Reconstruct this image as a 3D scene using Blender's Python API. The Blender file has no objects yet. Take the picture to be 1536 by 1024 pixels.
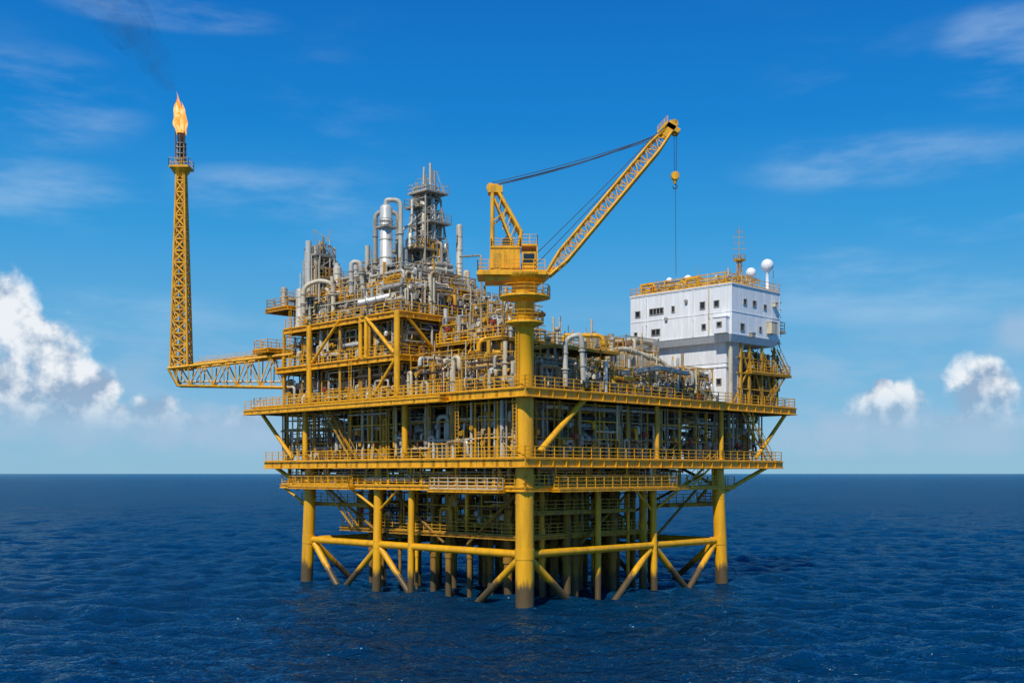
import bpy, math, random
import numpy as np
from mathutils import Vector, Matrix
sc = bpy.context.scene
col = sc.collection
rnd = random.Random(11)
PI = math.pi
S = math.sqrt(.5)
OX, OY, CH, F = 1.33, 116.9, 14.0, 1670.0
def w2l(p):
    dx = p[0]-OX; dy = p[1]-OY
    return ((dx+dy)*S, (-dx+dy)*S, p[2])
def l2w(p):
    return (OX+(p[0]-p[1])*S, OY+(p[0]+p[1])*S, p[2])
def atw(px, py, Y):
    return ((px-768)/F*Y, Y, CH+(710-py)/F*Y)
def at(px, py, Y): return w2l(atw(px, py, Y))

# ---------------------------------------------------------------- materials
def nodes_of(m):
    m.use_nodes = True
    return m.node_tree, m.node_tree.nodes, m.node_tree.links
def mat(name, c, rough=.5, metal=0., dirt=(.09,.05,.025), amt=.5, scale=.6, growth=False, spec=.5, hi=.70, zs=.4):
    m = bpy.data.materials.new(name); nt, N, L = nodes_of(m)
    b = N['Principled BSDF']; b.inputs['Roughness'].default_value = rough; b.inputs['Metallic'].default_value = metal
    b.inputs['Specular IOR Level'].default_value = spec
    g = N.new('ShaderNodeNewGeometry')
    mp = N.new('ShaderNodeMapping'); mp.inputs['Scale'].default_value = (1.6, 1.6, zs)
    L.new(g.outputs['Position'], mp.inputs['Vector'])
    n1 = N.new('ShaderNodeTexNoise'); n1.inputs['Scale'].default_value = scale; n1.inputs['Detail'].default_value = 5; n1.inputs['Roughness'].default_value = .72
    L.new(mp.outputs[0], n1.inputs['Vector'])
    rp = N.new('ShaderNodeValToRGB'); e = rp.color_ramp.elements
    k = 1.06 if amt > .2 else 1.0
    e[0].position = .30; e[0].color = (*[x*k for x in c], 1)
    e[1].position = hi; e[1].color = (*[x*(1-amt)+d*amt for x, d in zip(c, dirt)], 1)
    q = e.new(.50); q.color = (*[x*(.9 if amt > .2 else 1) for x in c], 1)
    L.new(n1.outputs[0], rp.inputs[0]); out = rp.outputs[0]
    if growth:
        sp = N.new('ShaderNodeSeparateXYZ'); L.new(g.outputs['Position'], sp.inputs[0])
        ad = N.new('ShaderNodeMath'); ad.operation = 'MULTIPLY_ADD'; L.new(n1.outputs[0], ad.inputs[0]); ad.inputs[1].default_value = -3.6
        L.new(sp.outputs[2], ad.inputs[2])
        m3 = N.new('ShaderNodeMapRange'); m3.inputs['From Min'].default_value = .2; m3.inputs['From Max'].default_value = 1.1
        m3.inputs['To Min'].default_value = 1; m3.inputs['To Max'].default_value = 0
        L.new(ad.outputs[0], m3.inputs['Value'])
        gr = N.new('ShaderNodeMix'); gr.data_type = 'RGBA'; gr.inputs[6].default_value = (.03, .02, .010, 1); gr.inputs[7].default_value = (.19, .12, .04, 1)
        L.new(n1.outputs[0], gr.inputs[0])
        m4 = N.new('ShaderNodeMix'); m4.data_type = 'RGBA'; L.new(gr.outputs[2], m4.inputs[7])
        L.new(m3.outputs[0], m4.inputs[0]); L.new(out, m4.inputs[6]); out = m4.outputs[2]
    L.new(out, b.inputs['Base Color'])
    return m
YEL = (.88, .42, .003)
yel = mat('yellow_paint', YEL, .5, amt=.72, dirt=(.16,.065,.012), scale=1.0, hi=.72)
yleg = mat('yellow_leg_paint', YEL, .45, amt=.5, dirt=(.26,.11,.015), growth=True, zs=.25)
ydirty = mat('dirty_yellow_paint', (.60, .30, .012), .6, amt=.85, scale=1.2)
ydark = mat('grimy_shaded_yellow_steel', (.32, .165, .012), .7, amt=.85, scale=1.0, growth=True)  # grime, plus yellow darkened to stand in for shade inside the jacket
silver = mat('galvanised_steel', (.56, .52, .42), .45, 0, (.18,.11,.055), .7, scale=1.0)
steel = mat('brushed_steel', (.70, .675, .60), .35, .2, (.25,.18,.11), .5, scale=1.0)
cream = mat('cream_pipe_paint', (.66, .56, .38), .5, 0, (.2,.11,.045), .7, scale=1.0)
tan_ = mat('tan_pipe_paint', (.40, .29, .15), .6, 0, (.12,.06,.025), .65)
grey = mat('grey_steel', (.37, .335, .27), .55, 0, (.13,.07,.035), .65)
dark = mat('dark_steel', (.05, .042, .033), .6, .1, (.06,.03,.015), .6)
brown = mat('dark_brown_backdrop', (.11, .082, .052), .7, 0, (.06,.035,.02), .6)  # dark tone for the backdrop boxes that make deck interiors read dark
rust = mat('rusty_steel', (.20, .09, .03), .8, 0, (.07,.035,.015), .7)
white = mat('white_wall_paint', (.88, .885, .88), .5, 0, (.40,.32,.22), .30, scale=1.5, hi=.78, zs=.15)
whiteclean = mat('white_gloss_paint', (.86, .87, .88), .3, 0, (.6,.58,.54), .15)
plate = mat('deck_plate_steel', (.11, .085, .055), .75, 0, (.05,.03,.02), .7)
glass = mat('dark_window_glass', (.02, .03, .04), .08, 0, (.02,.03,.04), 0)
rope = mat('steel_rope', (.05, .05, .055), .5, .3, (.03,.03,.03), 0)
red = mat('red_paint', (.34, .05, .02), .5)
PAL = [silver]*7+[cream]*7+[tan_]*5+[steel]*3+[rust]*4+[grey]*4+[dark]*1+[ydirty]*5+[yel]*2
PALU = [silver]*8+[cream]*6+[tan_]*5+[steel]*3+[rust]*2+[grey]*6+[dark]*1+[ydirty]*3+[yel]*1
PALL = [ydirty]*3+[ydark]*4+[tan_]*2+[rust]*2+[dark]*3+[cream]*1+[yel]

# ---------------------------------------------------------------- mesh builder
class MB:
    def __init__(s, xf=None): s.v = []; s.f = []; s.sm = []; s.xf = xf
    def add(s, vs, fs, smooth=False):
        o = len(s.v)
        if s.xf: vs = [s.xf(p) for p in vs]
        s.v += [tuple(p) for p in vs]
        for f in fs: s.f.append(tuple(i+o for i in f)); s.sm.append(smooth)
    def box(s, x0, x1, y0, y1, z0, z1):
        vs = [(x, y, z) for z in (z0, z1) for y in (y0, y1) for x in (x0, x1)]
        s.add(vs, [(0,2,3,1), (4,5,7,6), (0,1,5,4), (2,6,7,3), (0,4,6,2), (1,3,7,5)])
    def bar(s, p, q, w=.1, h=None):
        h = h or w
        p = Vector(p); q = Vector(q); d = (q-p)
        if d.length < 1e-5: return
        d.normalize(); up = Vector((0,0,1)) if abs(d.z) < .95 else Vector((1,0,0))
        a = d.cross(up).normalized(); b = a.cross(d).normalized()
        vs = []
        for c in (p, q):
            for i, j in ((-1,-1), (1,-1), (1,1), (-1,1)): vs.append(c+a*(i*w/2)+b*(j*h/2))
        s.add(vs, [(0,1,2,3), (7,6,5,4), (0,4,5,1), (1,5,6,2), (2,6,7,3), (3,7,4,0)])
    def tube(s, pts, r, n=8, caps=True):
        pts = [Vector(p) for p in pts]
        rs = r if isinstance(r, (list, tuple)) else [r]*len(pts)
        t0 = (pts[1]-pts[0]).normalized()
        up = Vector((0,0,1)) if abs(t0.z) < .9 else Vector((1,0,0))
        a = t0.cross(up).normalized()
        vs = []
        for i, p in enumerate(pts):
            if i == 0: t = t0
            elif i == len(pts)-1: t = (pts[-1]-pts[-2]).normalized()
            else:
                t = ((pts[i]-pts[i-1]).normalized()+(pts[i+1]-pts[i]).normalized())
                t = t.normalized() if t.length > 1e-6 else (pts[i]-pts[i-1]).normalized()
            a = (a-t*a.dot(t))
            a = a.normalized() if a.length > 1e-5 else t.orthogonal().normalized()
            b = t.cross(a)
            for k in range(n):
                an = 2*PI*k/n
                vs.append(p+(a*math.cos(an)+b*math.sin(an))*rs[i])
        fs = []
        for i in range(len(pts)-1):
            for k in range(n):
                k2 = (k+1) % n
                fs.append((i*n+k, i*n+k2, (i+1)*n+k2, (i+1)*n+k))
        s.add(vs, fs, True)
        if caps:
            m = (len(pts)-1)*n
            s.add(vs[:n], [tuple(range(n))[::-1]]); s.add(vs[m:], [tuple(range(n))])
    def pipe(s, pts, r, n=8, bend=None, flange=True):
        pts = [Vector(p) for p in pts]; bend = bend or r*2.4
        out = [pts[0]]
        for i in range(1, len(pts)-1):
            a = pts[i-1]-pts[i]; b = pts[i+1]-pts[i]
            k = min(bend, a.length*.45, b.length*.45)
            A = pts[i]+a.normalized()*k; B = pts[i]+b.normalized()*k
            for t in (0, .25, .5, .75, 1):
                out.append(A*(1-t)**2+pts[i]*2*t*(1-t)+B*t*t)
        out.append(pts[-1])
        s.tube(out, r, n)
        if flange:
            for i in range(len(pts)-1):
                d = pts[i+1]-pts[i]
                if d.length > 2.2:
                    c = pts[i]+d*.37; u = d.normalized()*.07
                    s.tube([c-u, c+u], r*1.45+.02, n)
    def lathe(s, c, prof, n=20):
        vs = []; fs = []
        for (r, z) in prof:
            for k in range(n): vs.append((c[0]+r*math.cos(2*PI*k/n), c[1]+r*math.sin(2*PI*k/n), c[2]+z))
        for i in range(len(prof)-1):
            for k in range(n):
                k2 = (k+1) % n; fs.append((i*n+k, i*n+k2, (i+1)*n+k2, (i+1)*n+k))
        s.add(vs, fs, True)
        s.add(vs[:n], [tuple(range(n))[::-1]]); s.add(vs[-n:], [tuple(range(n))])
    def sphere(s, c, r, n=20, m=12):
        s.lathe(c, [(max(r*math.sin(PI*i/m), .001), -r*math.cos(PI*i/m)) for i in range(m+1)], n)
    def build(s, name, m, parent=None):
        me = bpy.data.meshes.new(name)
        base = BASE.get(parent.name, (0,0,0)) if parent else (0,0,0)
        me.from_pydata([(p[0]-base[0], p[1]-base[1], p[2]-base[2]) for p in s.v], [], s.f)
        me.polygons.foreach_set('use_smooth', s.sm); me.materials.append(m)
        o = bpy.data.objects.new(name, me); col.objects.link(o)
        if parent: o.parent = parent; BASE[o.name] = base
        return o
BASE = {}
def thing(name, label, cat, base, group=None):
    o = bpy.data.objects.new(name, None); col.objects.link(o); o.empty_display_size = .5
    o.location = l2w(base); o.rotation_euler = (0, 0, PI/4); BASE[o.name] = base
    o['label'] = label; o['category'] = cat
    if group: o['group'] = group
    return o
def rail(mb, pts, h=1.25, step=1.5, w=.085, n=3):
    for i in range(len(pts)-1):
        p = Vector(pts[i]); q = Vector(pts[i+1]); L_ = (q-p).length; k = max(1, round(L_/step))
        for j in range(k+1):
            c = p.lerp(q, j/k); mb.bar(c, c+Vector((0,0,h)), w)
        for j in range(n):
            z = Vector((0,0,h*(j+1)/n)); mb.bar(p+z, q+z, w*.85)
        mb.bar(p+Vector((0,0,.08)), q+Vector((0,0,.08)), .03, .16)
def rail_o(name_parent, pts, m=None, **k):
    b = MB(); rail(b, pts, **k); return b.build('railing', m or yel, name_parent)
def ibeam(mb, p, q, h=.8, w=.45, stiff=True):
    p = Vector(p); q = Vector(q); up = Vector((0,0,1))
    mb.bar(p-up*.05, q-up*.05, w, .1); mb.bar(p-up*(h-.05), q-up*(h-.05), w, .1)
    mb.bar(p-up*h/2, q-up*h/2, .06, h-.2)
    if stiff:
        L_ = (q-p).length; k = int(L_/2)
        for j in range(1, k):
            c = p.lerp(q, j/k); mb.bar(c-up*.1, c-up*(h-.1), w*.85, .06)
def deck(root, x0, x1, y0, y1, z, h=.9, rails='lrfb', girder_mat=None, rail_mat=None, js=3.0, w=.5):
    b = MB(); b.box(x0+.05, x1-.05, y0+.05, y1-.05, z-.06, z+.02); d = b.build('deck', plate, root)
    b = MB()
    for p, q in (((x0,y0,z),(x1,y0,z)), ((x0,y1,z),(x1,y1,z)), ((x0,y0,z),(x0,y1,z)), ((x1,y0,z),(x1,y1,z))):
        p = Vector(p); q = Vector(q); ibeam(b, p, q, h, w)
    b.build('edge_girder', girder_mat or yel, d)
    b = MB(); nx = max(1, int((x1-x0)/js)); ny = max(1, int((y1-y0)/js))
    for i in range(1, nx): x = x0+(x1-x0)*i/nx; b.bar((x, y0+.3, z-.07-h*.35), (x, y1-.3, z-.07-h*.35), .16, h*.62)
    for i in range(1, ny): y = y0+(y1-y0)*i/ny; b.bar((x0+.3, y, z-.09-h*.3), (x1-.3, y, z-.09-h*.3), .14, h*.5)
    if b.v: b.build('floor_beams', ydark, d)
    e = .12; A = (x0+e,y0+e,z); B = (x1-e,y0+e,z); C_ = (x1-e,y1-e,z); D = (x0+e,y1-e,z)
    for ch, pr in (('f', (A,B)), ('l', (A,D)), ('r', (B,C_)), ('b', (D,C_))):
        if ch in rails: rail_o(d, pr, rail_mat)
    return d

# ---------------------------------------------------------------- sea
def grow(a, b, st, k, far):
    out = list(np.arange(a, b, st)); s = st; x = out[-1]
    while x < far: s *= k; x += s; out.append(x)
    return out
xs = grow(0, 75, .42, 1.045, 70000); xs = [-x for x in xs[:0:-1]]+xs
ys0 = grow(66, 150, .32, 1.022, 90000)
ysb = []; s_ = .4; y_ = 66
while y_ > -3000: s_ *= 1.15; y_ -= s_; ysb.append(y_)
ys = ysb[::-1]+ys0
X, Y = np.meshgrid(np.array(xs), np.array(ys))
Z = np.zeros_like(X); rs = np.random.RandomState(5)
wind = math.radians(255)
dist = np.sqrt(X**2+(Y-60)**2)
for i in range(100):
    lam = 1.35*(11.0**rs.rand()); th = wind+rs.normal()*.55; k = 2*PI/lam
    amp = .0066*lam**.86; ph = rs.rand()*2*PI
    fade = np.clip((lam*50-dist)/(lam*22), 0, 1)
    a = k*(X*math.cos(th)+Y*math.sin(th))+ph
    Z += amp*fade*(np.sin(a)+.3*np.cos(2*a))
ny_, nx_ = X.shape
V = np.stack([X, Y, Z], -1).reshape(-1, 3)
idx = np.arange(ny_*nx_).reshape(ny_, nx_)
q = np.stack([idx[:-1,:-1], idx[:-1,1:], idx[1:,1:], idx[1:,:-1]], -1).reshape(-1, 4)
me = bpy.data.meshes.new('sea'); me.vertices.add(len(V)); me.vertices.foreach_set('co', V.ravel())
me.loops.add(q.size); me.loops.foreach_set('vertex_index', q.ravel().astype(np.int32))
me.polygons.add(len(q)); me.polygons.foreach_set('loop_start', np.arange(0, q.size, 4, dtype=np.int32))
me.polygons.foreach_set('loop_total', np.full(len(q), 4, dtype=np.int32))
me.polygons.foreach_set('use_smooth', np.ones(len(q), dtype=bool)); me.update(calc_edges=True)
sea = bpy.data.objects.new('sea', me); col.objects.link(sea); sea['kind'] = 'structure'
m = bpy.data.materials.new('sea_water'); nt, N, L = nodes_of(m); N.remove(N['Principled BSDF'])
out = [x for x in N if x.type == 'OUTPUT_MATERIAL'][0]
df = N.new('ShaderNodeBsdfDiffuse'); gl = N.new('ShaderNodeBsdfAnisotropic'); gl.inputs['Roughness'].default_value = .09; gl.inputs['Color'].default_value = (.46,.78,1.0,1)
fr = N.new('ShaderNodeFresnel'); fr.inputs['IOR'].default_value = 1.33; mixs = N.new('ShaderNodeMixShader')
g = N.new('ShaderNodeNewGeometry')
bumps = None
for sc_, dist_, det in (((.13,.30,.2), .9, 2), ((.45,1.05,.4), .72, 3), ((1.7,3.4,1.5), .24, 2)):
    mp = N.new('ShaderNodeMapping'); mp.inputs['Scale'].default_value = sc_; mp.inputs['Rotation'].default_value = (0,0,.2)
    L.new(g.outputs['Position'], mp.inputs['Vector'])
    n = N.new('ShaderNodeTexNoise'); n.inputs['Scale'].default_value = 1; n.inputs['Detail'].default_value = det; n.inputs['Roughness'].default_value = .62
    L.new(mp.outputs[0], n.inputs['Vector'])
    bp = N.new('ShaderNodeBump'); bp.inputs['Strength'].default_value = 1; bp.inputs['Distance'].default_value = dist_
    L.new(n.outputs[0], bp.inputs['Height'])
    if bumps: L.new(bumps.outputs[0], bp.inputs['Normal'])
    bumps = bp
for x in (df, gl, fr): L.new(bumps.outputs[0], x.inputs['Normal'])
n = N.new('ShaderNodeTexNoise'); n.inputs['Scale'].default_value = .012; n.inputs['Detail'].default_value = 3
L.new(g.outputs['Position'], n.inputs['Vector'])
mx = N.new('ShaderNodeMix'); mx.data_type = 'RGBA'; mx.inputs[6].default_value = (.0003, .018, .052, 1); mx.inputs[7].default_value = (.0005, .036, .092, 1)
L.new(n.outputs[0], mx.inputs[0]); L.new(mx.outputs[2], df.inputs['Color'])
fn_ = N.new('ShaderNodeMath'); fn_.operation = 'MINIMUM'; fn_.inputs[1].default_value = .50; L.new(fr.outputs[0], fn_.inputs[0])
L.new(fn_.outputs[0], mixs.inputs[0]); L.new(df.outputs[0], mixs.inputs[1]); L.new(gl.outputs[0], mixs.inputs[2]); L.new(mixs.outputs[0], out.inputs['Surface'])
sea.data.materials.append(m)

# ---------------------------------------------------------------- platform
plat = thing('offshore_platform', 'yellow steel offshore platform with open decks standing on tubular legs in the sea', 'platform', (0,0,0))
def leg(u, v, r, z1=15, bat=.6, mt=None):
    k = bat
    cu, cv = (u-17.5), (v-19); l = math.hypot(cu, cv); cu /= l; cv /= l
    b = MB(); b.tube([(u+cu*k*1.4, v+cv*k*1.4, -8), (u+cu*k, v+cv*k, -1), (u, v, z1)], [r*1.02, r*1.02, r], 22)
    b.tube([(u+cu*k*.55, v+cv*k*.55, 5.0), (u+cu*k*.5, v+cv*k*.5, 6.1)], r*1.09, 22)
    b.tube([(u+cu*k*.15, v+cv*k*.15, 10.8), (u+cu*k*.14, v+cv*k*.14, 11.1)], r*1.05, 22)
    return b.build('leg', mt or yleg, plat)
leg(0, 0, .97, 22, .15)
leg(0, 38.7, .76); leg(35.1, 0, .78); leg(35.1, 38.7, .76)
leg(0, 24.6, .52, 15, .3); leg(0, 18.4, .38, 15, .2); leg(21.8, 0, .40, 15, .2)
leg(35.1, 20, .6); leg(18, 38.7, .6); leg(12.5, 0.6, .34, 15, .0)
HZ = 5.5
def br(name, p, q, r, n=14, mt=None):
    b = MB(); b.tube([p, q], r, n); return b.build(name, mt or yleg, plat)
for p, q in (((0,0),(0,39)), ((0,0),(35.3,0)), ((35.2,0),(35.2,39)), ((0,38.8),(35.2,38.8))):
    br('horizontal_brace', (*p, HZ), (*q, HZ), .42)
for v in (18.4, 28): br('horizontal_brace', (0, v, HZ), (35, v, HZ), .3, mt=ydark)
for u in (12, 21.8): br('horizontal_brace', (u, 0, HZ), (u, 38.7, HZ), .3, mt=ydark)
def dg(p, q, z0=5.0, z1=-4, r=.4): br('diagonal_brace', (*p, z0), (*q, z1), r)
dg((0,.8), (0,12)); dg((.8,0), (12,0)); dg((0,37.9), (0,29.2)); dg((0,25.0), (0,36.2), r=.36); dg((0,24.2), (0,14.5), r=.36)
dg((21.2,0), (10.6,0), r=.38); dg((22.4,0), (33,0), r=.38); dg((34.3,0), (25,0), r=.38)
dg((35.1,.8),(35.1,12)); dg((35.1,20.5),(35.1,30), r=.36); dg((35.1,19.5),(35.1,9), r=.36); dg((.8,38.7), (11,38.7), r=.36)
for p, q in (((1.5,25,6),(1.5,37,12)), ((2,24.6,12),(2,15,6)), ((20,2,12),(11,2,6)), ((23,1,6),(32,1,12)), ((2,3,12),(2,11,6)), ((35.1,20,6),(35.1,2,14)), ((12,10,6),(12,26,14)), ((21.8,12,14),(21.8,28,6))):
    br('diagonal_brace', p, q, .17, 10, ydark)
for i in range(10):
    for j in range(10):
        if rnd.random() < .08: continue
        u = 3.2+i*2.9+rnd.uniform(-.5, .5); v = 3.0+j*3.1+rnd.uniform(-.5, .5)
        b = MB(); r = rnd.choice([.2, .3, .38, .48])
        b.tube([(u, v, -5), (u, v, 15)], r, 12)
        for z in (4.2, 7.4, 11): b.tube([(u, v, z+rnd.uniform(-.3,.3)), (u, v, z+.5)], r*1.25, 12)
        b.build('conductor', ydark if (rnd.random() < .72 or i+j > 7) else yleg, plat)  # deepest conductors always get the darkened yellow, interior shade put into colour
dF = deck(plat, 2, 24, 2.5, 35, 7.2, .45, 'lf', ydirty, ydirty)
ZE = 12.6
dE = deck(plat, -1.0, 27.5, -1.0, 44.2, ZE, .5, 'lrf', yel, yel, 3.2, .35)
dA = deck(plat, -1.7, 47.8, -1.7, 47.0, 15.6, .95, 'lrf')
dB = deck(plat, -1.7, 51.2, -1.7, 49.9, 22.9, .95, 'lrf')
dG = deck(plat, -3.1, -1.95, 10, 49.9, 22.45, .6, 'l', None, None, 8, .3)
dM = deck(plat, -.6, 18, 20, 46, 28.0, .7, 'lrf')
dC = deck(plat, -.6, 18, 20, 44, 33.1, .7, 'lrf')
dD = deck(plat, 1.5, 16, 22.5, 42, 36.4, .4, 'lrf', ydirty, yel, w=.3)
dL = deck(plat, -1.2, 3, 42.3, 47.5, 36.0, .5, 'lfb', yel, ydirty)
dK = deck(plat, -2.2, 2, 45.5, 49, 30.6, .5, 'lfb')
dN = deck(plat, 4.5, 14, 8, 19.5, 29.5, .35, 'lrf', ydirty, yel, w=.25)
dR = deck(plat, 6, 17, 1.2, 7, 28.1, .3, 'lf', ydirty, yel, w=.2)
dT = deck(plat, 18, 33, 5, 14, 26.6, .35, 'lf', ydirty, yel, w=.25)
deck(plat, -2.2, -1.2, 1.8, 13, 12.3, .35, 'lfb', yel, cream, 4, .25)
deck(plat, -2.0, -1.2, 28, 41, 12.4, .35, 'lfb', yel, yel, 4, .3)
deck(plat, 3, 24, -2.1, -1.2, 12.4, .35, 'lrf', yel, yel, 4, .3)
deck(plat, 27.7, 38, -.8, 5, 12.4, .4, 'rf', yel, yel, 4, .3)
deck(plat, 27, 39, 1.5, 6, 10.2, .35, 'lrf', ydirty, ydirty, 4, .3)
deck(plat, 1.0, 3.5, 28, 42.5, 10.2, .35, 'lf', ydirty, ydirty, 4, .3)
deck(plat, 3, 20, 1.2, 3.5, 9.8, .3, 'lf', ydirty, ydirty, 4, .3)
def colm(u, v, z0, z1, r=.32, mt=None):
    b = MB(); b.tube([(u,v,z0), (u,v,z1)], r, 14); b.tube([(u,v,z0+.02), (u,v,z0+.25)], r*1.5, 14); b.build('column', mt or yel, plat)
for v in (18.6, 38.7): colm(-.9, v, 15.6, 22, .36)
for v in (6, 12, 25, 31, 45): colm(.6, v, 15.6, 22, .17, ydirty)
for u in (6, 12, 28, 43): colm(u, .6, 15.6, 22, .17, ydirty)
for u in (21.8, 35.1): colm(u, -.6, 15.6, 22, .28)
for u in (12, 24, 36, 46): 
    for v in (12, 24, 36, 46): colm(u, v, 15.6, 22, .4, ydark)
for v in (20.2, 38.0): colm(-.75, v, 22.9, 33.1, .38)
for v in (26, 32, 44.5): colm(-.3, v, 22.9, 33.1, .18, ydirty)
for u in (6, 12, 17.5): colm(u, 20.2, 22.9, 33.1, .2, ydirty)
for v in (26.3, 27.4): colm(-.6, v, 28, 33.1, .26)
for u in (2, 15.5):
    for v in (23, 32, 41.5): colm(u, v, 33.1, 36.4, .18)
for (u, v) in ((4.8,8.3),(13.7,8.3),(4.8,19),(13.7,19)): colm(u, v, 22.9, 29.5, .16, ydirty)
for (u, v) in ((6.3,1.5),(16.7,1.5),(6.3,6.7),(16.7,6.7)): colm(u, v, 22.9, 28.1, .14, grey)
for (u, v) in ((18.4,5.3),(32.6,5.3),(32.6,13.6)): colm(u, v, 22.9, 26.6, .16, grey)
for v in (4, 10, 16, 22, 29, 34, 42.8): colm(-.7, v, ZE, 15, .12)
for u in (4, 9, 16, 26, 33): colm(u, -.7, ZE, 15, .12)
for v in (6, 14, 22, 32): colm(3.2, v, 7.2, 12, .12, ydirty)
for u in (8, 15, 22): colm(u, 4.2, 7.2, 12, .12, ydirty)
def knee(p, q, r=.26, mt=None):
    b = MB(); b.tube([p, q], r, 12); b.build('knee_brace', mt or yel, plat)
knee((1.2,-1.0,16.3), (8.2,-1.2,22.2), .34)
knee((-.6,42,16), (-.9,49,22.2)); knee((43,-.6,16), (50,-.9,22.2)); knee((41.5,2,16), (48,8,22.2), .22)
knee((0,38.7,11.5), (-.8,45.8,14.9)); knee((35.1,0,11.2), (45.5,-.8,14.9)); knee((35.1,3,10.6), (41,3,14.9), .2)
knee((35.4,.5,12.5), (39,9,14.9), .2)
knee((-.7,26.3,33), (-.7,20.8,28.2), .24); knee((-.7,31.7,33), (-.7,37.5,28.2), .2); knee((-.7,20.5,27.6), (-.7,25,23.1), .2)
knee((.5,20,32.6), (5.6,20,28.3), .2); knee((6.3,20,32.6), (11.5,20,28.3), .2)
knee((0,24.6,9.5), (-.8,20,12.1), .16); knee((0,24.6,9.5), (-.8,29,12.1), .16)
knee((21.8,0,9.5), (26,-.8,12.1), .16); knee((21.8,0,9.5), (17.5,-.8,12.1), .16); knee((0,38.7,9.5), (-.8,43.5,12.1), .16)
def stair(p, q, w=.9, root=None, side=(0,1,0), mt=None):
    b = MB(); p = Vector(p); q = Vector(q); sd = Vector(side)*w/2
    for s in (-1, 1):
        b.bar(p+sd*s, q+sd*s, .07, .25)
        b.bar(p+sd*s+Vector((0,0,1)), q+sd*s+Vector((0,0,1)), .06)
        for t in (0, .25, .5, .75, 1): c = p.lerp(q, t)+sd*s; b.bar(c, c+Vector((0,0,1)), .05)
    n = max(3, int((q-p).z/.28))
    for i in range(n):
        c = p.lerp(q, (i+.5)/n); b.bar(c-sd, c+sd, .25, .04)
    b.build('staircase', mt or yel, root or plat)
stair((2.5,17,22.9), (2.5,10.5,28.0), side=(1,0,0)); stair((19,19,22.9), (19,26,28), side=(1,0,0)); stair((19,26.5,28), (19,20.5,33.1), side=(1,0,0))
stair((46,-.9,15.6), (39.5,-.9,22.6), side=(0,1,0)); stair((-.8,28.5,15.6), (-.8,34.5,22.4), side=(1,0,0), mt=ydirty)
stair((28,-.7,12.4), (33,-.7,15.4)); stair((0.6,30,7.4), (0.6,36,12.2), side=(1,0,0), mt=ydirty)
def ladder(u, v, z0, z1, mt=None):
    b = MB()
    for s in (-.25, .25): b.bar((u, v+s, z0), (u, v+s, z1), .06)
    z = z0
    while z < z1: b.bar((u, v-.25, z), (u, v+.25, z), .04); z += .4
    b.build('ladder', mt or yel, plat)
ladder(-1.0, 9.5, 15.6, 22); ladder(-1.0, 29, 22.9, 28); ladder(-1.0, 42, 28, 36); ladder(-1.3, .2, 16, 22)

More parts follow.
